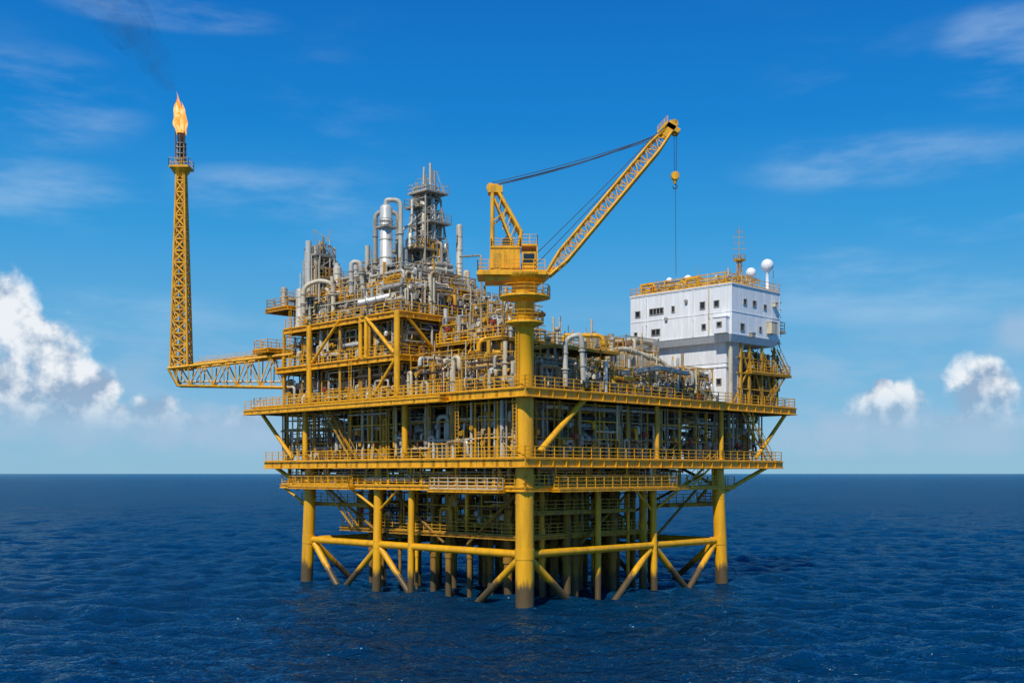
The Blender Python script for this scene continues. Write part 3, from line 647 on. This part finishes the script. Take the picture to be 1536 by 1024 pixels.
for dy in (-.5, .5): b.bar(T(818,418,dy), T(830,402,dy), .5, .18); b.bar(T(818,418,dy), T(812,412,dy), .4, .2)
b.tube([T(821,413,-.9), T(821,413,.9)], .2, 12); b.build('boom_foot', yel, cr)
b = MB(W)
for dy in (-.5, .5):
    b.bar(T(996,205,dy), T(1010,186,dy), .12, .95); b.bar(T(1000,188,dy), T(1018,199,dy), .12, .5)
b.bar(T(990,200,-.6), T(990,200,.6), .2)
bh = b.build('boom_head', yel, cr)
for px, py, r in ((1011,186,.42), (1013,198,.42), (998,190,.3)):
    for dy in (-.22, .22): b = MB(W); b.tube([T(px,py,dy-.06), T(px,py,dy+.06)], r, 18); b.build('sheave', ydirty, bh)
b = MB(W); rail(b, [T(985,203,-.8), T(1000,187,-.8)], .7, .6, .05); b.build('railing', yel, bh)
for (p, q_, dy, sag) in (((737,276),(985,206),-.45,.25), ((737,276),(985,206),.45,.25), ((740,278),(992,200),-.2,.5), ((740,278),(992,200),.2,.5), ((805,380),(995,190),0,.1), ((808,392),(960,232),.3,.05)):
    b = MB(W); p = Vector(T(*p, dy)); q_ = Vector(T(*q_, dy))
    b.tube([p.lerp(q_, k/8)-Vector((0,0,sag*4*(k/8)*(1-k/8))) for k in range(9)], .04, 5); b.build('cable', rope, cr)
for dx in (-2, 2):
    b = MB(W); b.tube([T(1013+dx,200,0), T(1013+dx*.6,262,0)], .03, 5); b.build('hoist_cable', rope, cr)
b = MB(W); b.box(xw(1007), xw(1018), CY-.25, CY+.25, zc(268), zc(260)); b.tube([T(1012.5,264,-.32), T(1012.5,264,.32)], .42, 16)
b.tube([T(1012.5,268), T(1012.5,276)], [.3,.12], 10); hb = b.build('hook_block', yel, cr)
b = MB(W); b.tube([(xw(1012.5)+.22*math.sin(a), CY, zc(280)+.22*math.cos(a)) for a in np.linspace(0, 4.6, 10)], .06, 6); b.build('hook', dark, hb)
b = MB(W); b.tube([T(1013,280), T(1014,414)], .025, 5); b.build('tag_line', rope, cr)

# ---------------------------------------------------------------- flare
FYY = 149.4
fx, fz0 = (272-768)/F*FYY, 28.0
ft = thing('flare_tower', 'slender yellow lattice flare tower on a truss bridge off the left side', 'tower', w2l((fx, FYY, 26)))
lattice(ft, (fx, FYY), 28.0, 54.8, 1.15, .5, 17, .16, yel, W, dbl=True)
b = MB(W); b.tube([(fx,FYY,28), (fx,FYY,57)], .28, 10); b.build('gas_riser', ydirty, ft)
b = MB(W)
for s in (-.25,.25): b.bar((fx+.8, FYY-.9+s, 28), (fx+.4, FYY-.5+s, 55), .05)
b.build('ladder', yel, ft)
platf(ft, (fx, FYY), 54.9, 1.3, yel, yel, W, 'gallery')
b = MB(W); b.lathe((fx, FYY, 54.0), [(.55,-.4),(1.35,.75)], 12); b.build('gallery_support', yel, ft)
b = MB(W)
for k in range(8):
    a = k*PI/4; b.bar((fx+.65*math.cos(a), FYY+.65*math.sin(a), 55), (fx+.6*math.cos(a), FYY+.6*math.sin(a), 58.2), .08)
for z in (56, 56.8, 57.6, 58.2): b.tube([(fx,FYY,z-.04), (fx,FYY,z+.04)], .7, 14)
b.build('wind_cage', grey, ft)
b = MB(W); b.lathe((fx, FYY, 56), [(.35,0),(.42,1.5),(.5,2.8),(.55,3.6),(.45,3.65)], 16); b.build('burner_tip', dark, ft)
for dx in (-.6,.0,.55): b = MB(W); b.tube([(fx+dx,FYY-.55,56), (fx+dx,FYY-.55,59.7)], .08, 8); b.build('pilot_pipe', rust, ft)
x0, x1 = fx-1.4, -29.0; ZT = 1.9
bj = MB(W); n = 10
for s in (-1.3, 1.3):
    b = MB(W); b.tube([(x0, FYY+s, 28.0), (x1, FYY+s, 28+ZT)], .19, 10); b.build('bridge_chord', yel, ft)
    b = MB(W); b.tube([(x0, FYY+s, 28.0), (x0+1.1, FYY+s*.6, 25.75), (x1, FYY+s*.6, 25.5)], .17, 10); b.build('bridge_chord', yel, ft)
    for k in range(n):
        xa = x0+1.1+(x1-x0-1.1)*k/n; xb = x0+1.1+(x1-x0-1.1)*(k+1)/n; za = 28.1+ZT*k/n; zb = 28.1+ZT*(k+1)/n
        bj.bar((xa,FYY+s*.6,25.7), (xa,FYY+s,za), .13)
        if k % 2: bj.bar((xa,FYY+s*.6,25.7), (xb,FYY+s,zb), .13)
        else: bj.bar((xa,FYY+s,za), (xb,FYY+s*.6,25.7), .13)
for k in range(n+1):
    xa = x0+(x1-x0)*k/n; bj.bar((xa,FYY-1.3,28+ZT*k/n), (xa,FYY+1.3,28+ZT*k/n), .12); bj.bar((max(xa,x0+1.1),FYY-.8,25.7), (max(xa,x0+1.1),FYY+.8,25.7), .1)
bj.build('bridge_bracing', yel, ft)
b = MB(W); b.add([(x0+.4,FYY-.7,28.2),(x0+.4,FYY+.7,28.2),(x1,FYY+.7,28.2+ZT),(x1,FYY-.7,28.2+ZT),(x0+.4,FYY-.7,28.12),(x0+.4,FYY+.7,28.12),(x1,FYY+.7,28.12+ZT),(x1,FYY-.7,28.12+ZT)], [(0,3,2,1),(4,5,6,7),(0,4,7,3),(1,2,6,5),(0,1,5,4),(3,7,6,2)]); bw = b.build('walkway', plate, ft)
for s in (-1.2, 1.2): b = MB(W); rail(b, [(x0+4, FYY+s, 28.5), (x1, FYY+s, 28.1+ZT)], .9, 1.3, .055, 2); b.build('railing', yel, bw)
b = MB(W); b.tube([(x0+1.5,FYY,28.5), (x1,FYY,28.5+ZT)], .2, 10); b.build('gas_line', ydirty, ft)
b = MB(W); b.tube([(x0+1.5,FYY-.3,26.3), (x1,FYY-.3,26.3)], .14, 8); b.build('gas_line', cream, ft)
# flame
fm = bpy.data.materials.new('flame'); nt, N, L = nodes_of(fm); N.remove(N['Principled BSDF'])
em = N.new('ShaderNodeEmission'); tr = N.new('ShaderNodeBsdfTransparent'); mixs = N.new('ShaderNodeMixShader'); out = [x for x in N if x.type == 'OUTPUT_MATERIAL'][0]
g = N.new('ShaderNodeNewGeometry'); mp = N.new('ShaderNodeMapping'); mp.inputs['Scale'].default_value = (1.1,1.1,.45); L.new(g.outputs['Position'], mp.inputs[0])
n = N.new('ShaderNodeTexNoise'); n.inputs['Scale'].default_value = 1.5; n.inputs['Detail'].default_value = 4; n.inputs['Distortion'].default_value = .8; L.new(mp.outputs[0], n.inputs['Vector'])
cr_ = N.new('ShaderNodeValToRGB'); e = cr_.color_ramp.elements
e[0].position = .36; e[0].color = (.95, .22, .02, 1); e[1].position = .64; e[1].color = (1, .80, .36, 1)
k_ = e.new(.5); k_.color = (1, .46, .08, 1)
L.new(n.outputs[0], cr_.inputs[0]); L.new(cr_.outputs[0], em.inputs[0]); em.inputs[1].default_value = 1.1
mr = N.new('ShaderNodeMapRange'); mr.inputs['From Min'].default_value = .34; mr.inputs['From Max'].default_value = .50; mr.inputs['To Min'].default_value = .25
L.new(n.outputs[0], mr.inputs['Value']); L.new(mr.outputs[0], mixs.inputs[0]); L.new(tr.outputs[0], mixs.inputs[1]); L.new(em.outputs[0], mixs.inputs[2]); L.new(mixs.outputs[0], out.inputs['Surface'])
fl = thing('flame', 'orange and yellow gas flame burning above the flare tower tip', 'flame', w2l((fx, FYY, 59.6)))
def tongue(x, y, z0, h, r, lean, seed):
    b = MB(W); pts = []; rs_ = []
    for k in range(17):
        t_ = k/16; pts.append((x+lean*t_**1.3+.18*math.sin(t_*7+seed)*t_, y+.2*math.sin(t_*5+seed*2)*t_, z0+h*t_))
        rs_.append(max(.015, r*(math.sin(PI*min(1, t_*.72+.25))**1.0)*(1-t_**2.2)*(1+.14*math.sin(t_*13+seed*3))))
    b.tube(pts, rs_, 14, caps=False); b.build('flame_tongue', fm, fl)
tongue(fx-.05, FYY, 59.5, 4.3, .98, -.3, 1); tongue(fx-.2, FYY+.1, 60.2, 5.1, .78, -.6, 2); tongue(fx+.2, FYY-.1, 59.9, 3.9, .62, .0, 3)
# smoke
sm = bpy.data.materials.new('smoke'); nt, N, L = nodes_of(sm); N.remove(N['Principled BSDF']); out = [x for x in N if x.type == 'OUTPUT_MATERIAL'][0]
tr = N.new('ShaderNodeBsdfTransparent'); dfz = N.new('ShaderNodeBsdfDiffuse'); dfz.inputs['Color'].default_value = (.05,.05,.09,1); mixs = N.new('ShaderNodeMixShader')
g = N.new('ShaderNodeNewGeometry'); n = N.new('ShaderNodeTexNoise'); n.inputs['Scale'].default_value = .22; n.inputs['Detail'].default_value = 3; n.inputs['Distortion'].default_value = .4
L.new(g.outputs['Position'], n.inputs['Vector'])
mr = N.new('ShaderNodeMapRange'); mr.interpolation_type = 'SMOOTHSTEP'; mr.inputs['From Min'].default_value = .32; mr.inputs['From Max'].default_value = .75; mr.inputs['To Max'].default_value = .085
L.new(n.outputs[0], mr.inputs['Value']); L.new(mr.outputs[0], mixs.inputs[0]); L.new(tr.outputs[0], mixs.inputs[1]); L.new(dfz.outputs[0], mixs.inputs[2]); L.new(mixs.outputs[0], out.inputs['Surface'])
st_ = thing('smoke_plume', 'thin dark smoke drifting up and left from the flame', 'smoke', w2l((fx, FYY, 65)))
for q_ in (.4, .75, 1.15):
    b = MB(W); pts = []; rs_ = []
    for k in range(22):
        t_ = k/21; pts.append(atw(258-108*t_**1.1+4*math.sin(k*.9+q_*3), 134-152*t_, FYY+2*t_)); rs_.append(q_*(.6+3.4*t_**.8)*(1+.12*math.sin(k*1.7+q_*9)))
    b.tube(pts, rs_, 16, caps=False); b.build('smoke_wisp', sm, st_)

# ---------------------------------------------------------------- accommodation block
q0u, q1u, q0v, q1v, qz0, qz1 = 36.1, 47.4, -1.5, 14.9, 30.9, 38.1
ab = thing('accommodation_block', 'white two storey living quarters block on stilts at the right end of the upper deck', 'building', ((q0u+q1u)/2, (q0v+q1v)/2, 22.93))
b = MB()
b.box(q0u, q1u, q0v, q1v, qz0+.8, qz1)
vs = [(q0u,q0v,qz0+.8),(q1u,q0v,qz0+.8),(q1u,q1v,qz0+.8),(q0u,q1v,qz0+.8),(q0u+.5,q0v+.5,qz0),(q1u-.5,q0v+.5,qz0),(q1u-.5,q1v-.5,qz0),(q0u+.5,q1v-.5,qz0)]
b.add(vs, [(4,5,1,0),(5,6,2,1),(6,7,3,2),(7,4,0,3),(7,6,5,4)])
wl = b.build('wall', white, ab)
b = MB()
for z in (qz0+.85, qz0+3.7, qz1-.15): b.box(q0u-.05, q1u+.05, q0v-.05, q1v+.05, z, z+.1)
v = q0v
while v < q1v+.1: b.box(q0u-.02, q0u-.003, v-.03, v+.03, qz0+.96, qz1-.16); v += 2.05
u = q0u
while u < q1u+.1: b.box(u-.03, u+.03, q0v-.02, q0v-.003, qz0+.96, qz1-.16); u += 1.88
b.build('trim', white, wl)
b = MB(); b.box(q0u-.12, q1u+.12, q0v-.12, q1v+.12, qz1, qz1+.16); rf = b.build('roof', white, ab)
for pr in (((q0u,q0v),(q1u,q0v)), ((q0u,q0v),(q0u,q1v)), ((q1u,q0v),(q1u,q1v)), ((q0u,q1v),(q1u,q1v))):
    b = MB(); rail(b, [(*pr[0], qz1+.16), (*pr[1], qz1+.16)], 1.0, 1.3, .06, 2); b.build('railing', yel, rf)
def win(face, a, z, w, h, panes=1, root=ab, cu=q0u, cv=q0v):
    b = MB()
    if face == 'l': Bx = lambda a0,a1,z0,z1,d0,d1: b.box(cu-d1, cu-d0, a0, a1, z0, z1)
    else: Bx = lambda a0,a1,z0,z1,d0,d1: b.box(a0, a1, cv-d1, cv-d0, z0, z1)
    Bx(a-w/2-.1, a+w/2+.1, z-h/2-.1, z-h/2, .003, .10); Bx(a-w/2-.1, a+w/2+.1, z+h/2, z+h/2+.1, .003, .12)
    Bx(a-w/2-.1, a-w/2, z-h/2, z+h/2, .003, .10); Bx(a+w/2, a+w/2+.1, z-h/2, z+h/2, .003, .10)
    for k in range(1, panes): c_ = a-w/2+w*k/panes; Bx(c_-.06, c_+.06, z-h/2, z+h/2, .03, .08)
    o = b.build('window', grey, root)
    b = MB()
    if face == 'l': b.box(cu-.025, cu-.004, a-w/2, a+w/2, z-h/2, z+h/2)
    else: b.box(a-w/2, a+w/2, cv-.025, cv-.004, z-h/2, z+h/2)
    b.build('pane', glass, o)
def lv(px, f='l'):
    r = (px-768)/F
    if f == 'l': return (OX+q0u*S-r*(OY+q0u*S))/(S*(1+r))
    return (r*(OY+q0v*S)-OX+q0v*S)/(S*(1-r))
for px, z, w, h, n in ((957,35.7,.7,.7,1), (985,35.8,2.2,.7,4), (1054,35.8,.65,.8,1), (1075,35.8,.65,.7,1), (1010,35.8,.35,.7,1), (954,33.0,.4,.4,1), (984,33.0,1.3,.7,2), (1056,33.0,.5,.6,1)):
    win('l', lv(px), z, w, h, n)
for px, z, w, h in ((1117,36.1,.6,.6), (1131,36.1,.6,.6), (1113,32.8,.8,.8), (1147,35.9,.5,.5), (1140,32.9,.4,.5)):
    win('r', lv(px, 'r'), z, w, h)
for px, z in ((1030,36.4), (1000,34.4)):
    v = lv(px); b = MB(); b.box(q0u-.3, q0u-.04, v-.2, v+.2, z, z+.4); b.build('wall_lamp', grey, ab)
for px, m_ in ((1064, cream), (1040, white), (970, white)):
    b = MB(); v = lv(px); b.pipe([(q0u-.15, v, qz0+1), (q0u-.15, v, qz1-.3)], .07, 8); b.build('drain_pipe', m_, ab)
v = lv(1084); b = MB(); b.box(q0u-.75, q0u-.04, v-1.0, v+1.0, 31.9, 33.9); b.box(q0u-.85, q0u-.04, v-1.1, v+1.1, 33.9, 34.0); pb = b.build('projecting_box', white, ab)
win('l', v, 33.0, .6, .5, 1, ab, q0u-.75)
# small projections on the right face
for px, z, w, h, dd in ((1154, 33.2, 1.4, 1.5, .8), (1126, 31.9, .8, .5, .5), (1160, 36.4, .6, .5, .5)):
    u = lv(px, 'r'); b = MB(); b.box(u-w/2, u+w/2, q0v-dd, q0v-.06, z-h/2, z+h/2); b.box(u-w/2-.06, u+w/2+.06, q0v-dd-.06, q0v-.06, z+h/2, z+h/2+.08); b.build('wall_box', rnd.choice([cream, grey, white]), ab)
LU = 37.5
b = MB(); b.box(LU, 40.5, .3, 10.2, 22.93, 27.9)
vs = [(LU-.2,.2,qz0-.01),(41.5,.2,qz0-.01),(41.5,13.6,qz0-.01),(LU-.2,13.6,qz0-.01),(LU-.05,.2,28.3),(40.6,.2,28.3),(40.6,10.4,28.3),(LU-.05,10.4,28.3)]
b.add(vs, [(4,5,1,0),(5,6,2,1),(6,7,3,2),(7,4,0,3),(7,6,5,4)])
b.box(LU+.02, 40.5, .32, 10.18, 27.9, 28.32)
lw = b.build('lower_wall', white, ab)
b = MB(); b.box(LU-.13, 40.6, .15, 10.5, 27.75, 27.9); b.box(LU-.1, LU-.01, 2.0, 2.1, 23, 27.7); b.box(LU-.1, LU-.01, 7.9, 8.0, 23, 27.7); b.build('ledge', white, lw)
for a, z in ((1.4,25.9), (3.4,26.6), (5.5,26.6), (3.2,24.6), (8.9,26.4)): win('l', a, z, .6, .7, 1, ab, LU, .6)
b = MB(); b.box(LU-.11, LU-.004, 6.4, 7.4, 23, 25.1); b.build('door', grey, ab)
b = MB(); b.lathe((37.3,-.5,22.95), [(.28,0),(.28,qz0-22.97)], 18); b.build('support_column', cream, ab)
for u in (39, 41, 44, 47):
    for v in (-.9, 6, 14):
        b = MB(); b.bar((u,v,22.95), (u,v,qz0-.01), .28); b.build('stilt', ydirty if v < 0 else tan_, ab)
for p, q_ in (((41,-.9,30.4),(44,-.9,24)), ((47,-.9,23.2),(44,-.9,30.4)), ((47,-.9,27),(38,-.9,27)), ((44,-.9,30.3),(47,-.9,27)), ((37.5,-.9,23.2),(41,-.9,28)), ((39,-.9,30.4),(41,-.9,27)), ((47,-.9,29),(38,-.9,29)), ((47,-.9,25),(38,-.9,25))):
    b = MB(); b.bar(p, q_, .17); b.build('stilt_brace', ydirty, ab)
d = deck(ab, 40.7, 50.5, -1.4, 5, 27.3, .3, 'rf', ydirty, yel, 5, .25)
d = deck(ab, 47.6, 49.4, -1.2, 8, 33.2, .25, 'rf', cream, grey, 5, .2)
stair((44.5,-.9,23), (49.3,-.9,27.2), root=ab, mt=ydirty); stair((50,-.9,27.4), (47,-.9,30.6), root=ab, mt=ydirty); stair((48.6,0,27.4), (48.6,6,33.1), root=ab, side=(1,0,0), mt=cream)
b = MB()
for z in (31.5,32.5,34,35,36,37): b.lathe((47.9,-.9,z), [(.5,0),(.5,.05)], 10)
for a in (0,2,4): b.bar((47.9+.5*math.cos(a), -.9+.5*math.sin(a), 31), (47.9+.5*math.cos(a), -.9+.5*math.sin(a), 38), .06)
b.build('ladder_cage', cream, ab)
RZ = qz1+.17
def dome(px, py, Yd, r, label):
    c = at(px, py, Yd); t = thing('radome', label, 'antenna', (c[0], c[1], RZ))
    b = MB(); b.sphere(c, r, 24, 14); b.build('dome', whiteclean, t)
    b = MB(); b.lathe((c[0],c[1],RZ), [(.35,0),(.22,.1),(.22,c[2]-r-RZ-.2),(r*.5,c[2]-r*.82-RZ)], 14); b.build('stand', whiteclean, t)
dome(1151, 398, 149.5, .85, 'large white radar ball on a post at the right corner of the roof')
dome(1126.5, 409, 148, .68, 'smaller white radar ball left of the large one on the roof')
dome(1032, 419, 153, .6, 'low white radar ball in the middle of the block roof')
dome(1004, 421, 154, .45, 'smallest low white radar ball near the left end of the block roof')
c = at(1109, 400, 149)
t = thing('antenna_mast', 'thin yellow and grey antenna mast standing on the white block roof', 'mast', (c[0], c[1], RZ)); cc = (c[0], c[1])
lattice(t, cc, RZ, 42.5, .36, .22, 6, .05, ydirty); platf(t, cc, 42.5, .55, ydirty, ydirty, rh=.7)
b = MB(); b.tube([(*cc,42.5), (*cc,47)], .07, 8); b.build('pole', grey, t)
for z, w in ((44,.6), (44.8,.4), (45.6,.5), (46.3,.3)):
    b = MB(); b.bar((cc[0]-w, cc[1]+w, z), (cc[0]+w, cc[1]-w, z), .07); b.bar((cc[0]-w,cc[1]+w,z-.2), (cc[0]-w,cc[1]+w,z+.3), .07); b.bar((cc[0]+w,cc[1]-w,z-.2), (cc[0]+w,cc[1]-w,z+.3), .07); b.build('crossarm', grey, t)
for px, py, lb in ((1046,398,'thin whip antenna rising mid roof of the white block'), (1086,402,'thin whip antenna left of the antenna mast'), (1160,405,'thin whip antenna beyond the large radar ball'), (985,418,'thin whip antenna near the left end of the roof')):
    c = at(px, py, 150); t = thing('whip_antenna', lb, 'antenna', (c[0], c[1], RZ)); b = MB(); b.tube([(c[0],c[1],RZ), (c[0],c[1],c[2])], [.06,.03], 6); b.build('rod', grey, t)
    b = MB(); b.lathe((c[0],c[1],RZ), [(.18,0),(.18,.12),(.06,.25)], 8); b.build('foot', ydirty, t)
t = thing('roof_equipment', 'cluster of vents, boxes and yellow frames on the white block roof', 'equipment', (40, 7, RZ))
clutter(t, 'v', 0, 14, 36.8, 45, RZ, RZ+1.7, 60, 77, False, 0, .15, [yel, ydirty, cream, grey, silver])
for (u, v, w, h) in ((38,2,1.2,1.0), (40,9,1.6,1.3), (38.5,12,1,.9), (42,5,1.8,1.2)):
    b = MB(); b.box(u, u+w, v, v+w, RZ+.1, RZ+h); b.box(u+.1, u+w-.1, v+.1, v+w-.1, RZ, RZ+.1); b.box(u+.2,u+w-.2,v+.2,v+w-.2,RZ+h,RZ+h+.12); b.build('vent_box', rnd.choice([white, cream, silver]), t)

# ---------------------------------------------------------------- camera
cam = bpy.data.cameras.new('camera'); co = bpy.data.objects.new('camera', cam); col.objects.link(co)
cam.sensor_width = 36; cam.lens = 36*F/1536; cam.shift_y = (710-512)/1536; cam.clip_end = 200000; cam.clip_start = .5
co.location = (0, 0, CH); co.rotation_euler = (PI/2, 0, 0); sc.camera = co
# ---------------------------------------------------------------- sun
el = math.radians(48); sd = Vector((-.38, -.92, 0)).normalized(); to_sun = Vector((sd.x*math.cos(el), sd.y*math.cos(el), math.sin(el)))
sl = bpy.data.lights.new('sun', 'SUN'); sl.energy = 3.9; sl.angle = math.radians(.5); sl.color = (1, .95, .86)
so = bpy.data.objects.new('sun', sl); col.objects.link(so); so.rotation_euler = (-to_sun).to_track_quat('-Z', 'Y').to_euler(); so.location = (-60, -80, 120)
# ---------------------------------------------------------------- world
w = bpy.data.worlds.new('World'); sc.world = w; w.use_nodes = True; nt = w.node_tree; N = nt.nodes; L = nt.links
try: w.cycles.sampling_method = 'MANUAL'; w.cycles.sample_map_resolution = 256
except Exception: pass
bg = N['Background']
sky = N.new('ShaderNodeTexSky'); sky.sky_type = 'NISHITA'; sky.sun_disc = False; sky.sun_elevation = el; sky.sun_rotation = math.atan2(to_sun.x, to_sun.y)
sky.air_density = 1.0; sky.dust_density = .3; sky.ozone_density = 2.5; sky.altitude = 0
def Mx(op, a, b_=None, c_=None, clamp=False):
    n = N.new('ShaderNodeMath'); n.operation = op; n.use_clamp = clamp
    for i, x in enumerate((a, b_, c_)):
        if x is None: continue
        if isinstance(x, (int, float)): n.inputs[i].default_value = x
        else: L.new(x, n.inputs[i])
    return n.outputs[0]
def MR(v, a, b_, c_=0., d=1., smooth=True):
    n = N.new('ShaderNodeMapRange'); n.interpolation_type = 'SMOOTHSTEP' if smooth else 'LINEAR'
    L.new(v, n.inputs['Value']); n.inputs['From Min'].default_value = a; n.inputs['From Max'].default_value = b_; n.inputs['To Min'].default_value = c_; n.inputs['To Max'].default_value = d
    return n.outputs[0]
def MC(f, a, b_):
    n = N.new('ShaderNodeMix'); n.data_type = 'RGBA'
    if isinstance(f, float): n.inputs[0].default_value = f
    else: L.new(f, n.inputs[0])
    for i, x in ((6, a), (7, b_)):
        if isinstance(x, tuple): n.inputs[i].default_value = (*x, 1)
        else: L.new(x, n.inputs[i])
    return n.outputs[2]
tc = N.new('ShaderNodeTexCoord'); sp = N.new('ShaderNodeSeparateXYZ'); L.new(tc.outputs['Generated'], sp.inputs[0])
az0 = Mx('ARCTAN2', sp.outputs[0], sp.outputs[1]); el0 = Mx('ARCSINE', sp.outputs[2])
def noise(vec, scale, det, rough=.6, mp=None, rot=(0,0,0), loc=(0,0,0)):
    if mp or loc != (0,0,0):
        m_ = N.new('ShaderNodeMapping'); m_.inputs['Scale'].default_value = mp or (1,1,1); m_.inputs['Rotation'].default_value = rot; m_.inputs['Location'].default_value = loc
        L.new(vec, m_.inputs['Vector']); vec = m_.outputs[0]
    n = N.new('ShaderNodeTexNoise'); n.noise_dimensions = '2D'; n.inputs['Scale'].default_value = scale; n.inputs['Detail'].default_value = det; n.inputs['Roughness'].default_value = rough
    L.new(vec, n.inputs['Vector']); return n.outputs[0]
cb = N.new('ShaderNodeCombineXYZ'); L.new(az0, cb.inputs[0]); L.new(el0, cb.inputs[1]); ae = cb.outputs[0]
nA = noise(ae, 26, 6, .56); nB = noise(ae, 26, 6, .56, loc=(.008, -.010, 0))
def px2(px, py):
    a = (px-768)/F; b_ = (710-py)/F; return math.atan(a), math.atan2(b_, math.sqrt(1+a*a))
def blobs(lst):
    f = None
    for (px, py, rx, ry) in lst:
        a, e_ = px2(px, py); rx /= F*(1+((px-768)/F)**2); ry /= F
        m_ = N.new('ShaderNodeVectorMath'); m_.operation = 'MULTIPLY_ADD'; L.new(ae, m_.inputs[0]); m_.inputs[1].default_value = (1/rx, 1/ry, 0); m_.inputs[2].default_value = (-a/rx, -e_/ry, 0)
        d_ = N.new('ShaderNodeVectorMath'); d_.operation = 'DOT_PRODUCT'; L.new(m_.outputs[0], d_.inputs[0]); L.new(m_.outputs[0], d_.inputs[1])
        f = d_.outputs['Value'] if f is None else Mx('MINIMUM', f, d_.outputs['Value'])
    return Mx('SUBTRACT', 1., Mx('MINIMUM', f, 4.))
cum = blobs([(5,475,88,76), (30,530,115,88), (70,580,120,58), (-30,560,130,60), (145,580,46,40), (228,616,46,30), (250,636,80,20),
             (1472,588,66,58), (1478,562,40,34), (1342,618,80,40), (1362,602,44,32), (1326,576,16,9), (380,630,60,24), (120,625,170,28), (1420,640,170,20), (-120,420,120,100)])
dens = Mx('ADD', cum, Mx('MULTIPLY', Mx('SUBTRACT', nA, .5), 2.3))
alpha = MR(dens, .0, .85)
base = MR(el0, px2(768,658)[1], px2(768,585)[1])
alpha = Mx('MULTIPLY', alpha, base)
shade = Mx('ADD', Mx('MULTIPLY', Mx('SUBTRACT', nA, nB), 3.8), MR(el0, px2(0,655)[1], px2(0,490)[1], .1, .85), clamp=True)
bank = blobs([(200,640,360,38), (1400,650,320,34), (1530,492,50,32), (900,668,400,18)])
bal = MR(Mx('ADD', bank, Mx('MULTIPLY', Mx('SUBTRACT', nA, .5), 2.2)), -.4, 1.2)
cir = noise(ae, 5.5, 6, .58, mp=(1,4.2,1), rot=(0,0,.22), loc=(2.1,.9,0)); cmask = noise(ae, 3.2, 1, .5, loc=(5.4,2.2,0))
band = Mx('MULTIPLY', MR(noise(ae, 9, 3, .55, mp=(1,3.5,1), loc=(1.3,.4,0)), .42, .7), Mx('MULTIPLY', MR(el0, 0., .03), MR(el0, .17, .07)))
wis = blobs([(60,150,150,60), (60,290,160,45), (390,290,130,36), (1330,240,210,34), (1370,445,280,36), (1440,335,120,24), (1500,80,90,60), (250,20,160,20), (150,480,190,44), (1250,400,170,24)])
wal = Mx('MULTIPLY', MR(wis, -.8, 1.), MR(cir, .36, .82))
wal = Mx('ADD', Mx('MULTIPLY', wal, .34), Mx('MULTIPLY', MR(cmask, .42, .8), Mx('MULTIPLY', MR(cir, .46, .8), .16)))
hs = N.new('ShaderNodeHueSaturation'); hs.inputs['Saturation'].default_value = 1.25; hs.inputs['Value'].default_value = .1
L.new(sky.outputs[0], hs.inputs['Color'])
rp = N.new('ShaderNodeValToRGB'); el_e = rp.color_ramp.elements
stops = [(0., (.25,.50,.69)), (.06, (.195,.47,.72)), (.13, (.11,.41,.72)), (.21, (.032,.325,.71)), (.30, (.004,.225,.65)), (.42, (.0010,.145,.54)), (1., (.001,.07,.33))]
el_e[0].position = 0; el_e[0].color = (*stops[0][1], 1); el_e[1].position = 1; el_e[1].color = (*stops[-1][1], 1)
for p_, c_ in stops[1:-1]: e = el_e.new(p_); e.color = (*c_, 1)
L.new(el0, rp.inputs[0])
c0 = MC(.92, hs.outputs[0], rp.outputs[0])
c1 = MC(wal, c0, (.55, .72, .88)); c2 = MC(Mx('MULTIPLY', band, .45), c1, (.36, .53, .73)); c2 = MC(Mx('MULTIPLY', bal, .6), c2, (.40, .54, .72))
cc_ = MC(shade, (.30, .42, .59), (.88, .91, .94)); c3 = MC(Mx('MULTIPLY', alpha, .94), c2, cc_)
L.new(c3, bg.inputs['Color']); bg.inputs['Strength'].default_value = 1.0
sc.view_settings.view_transform = 'Standard'; sc.view_settings.look = 'None'; sc.view_settings.exposure = 0
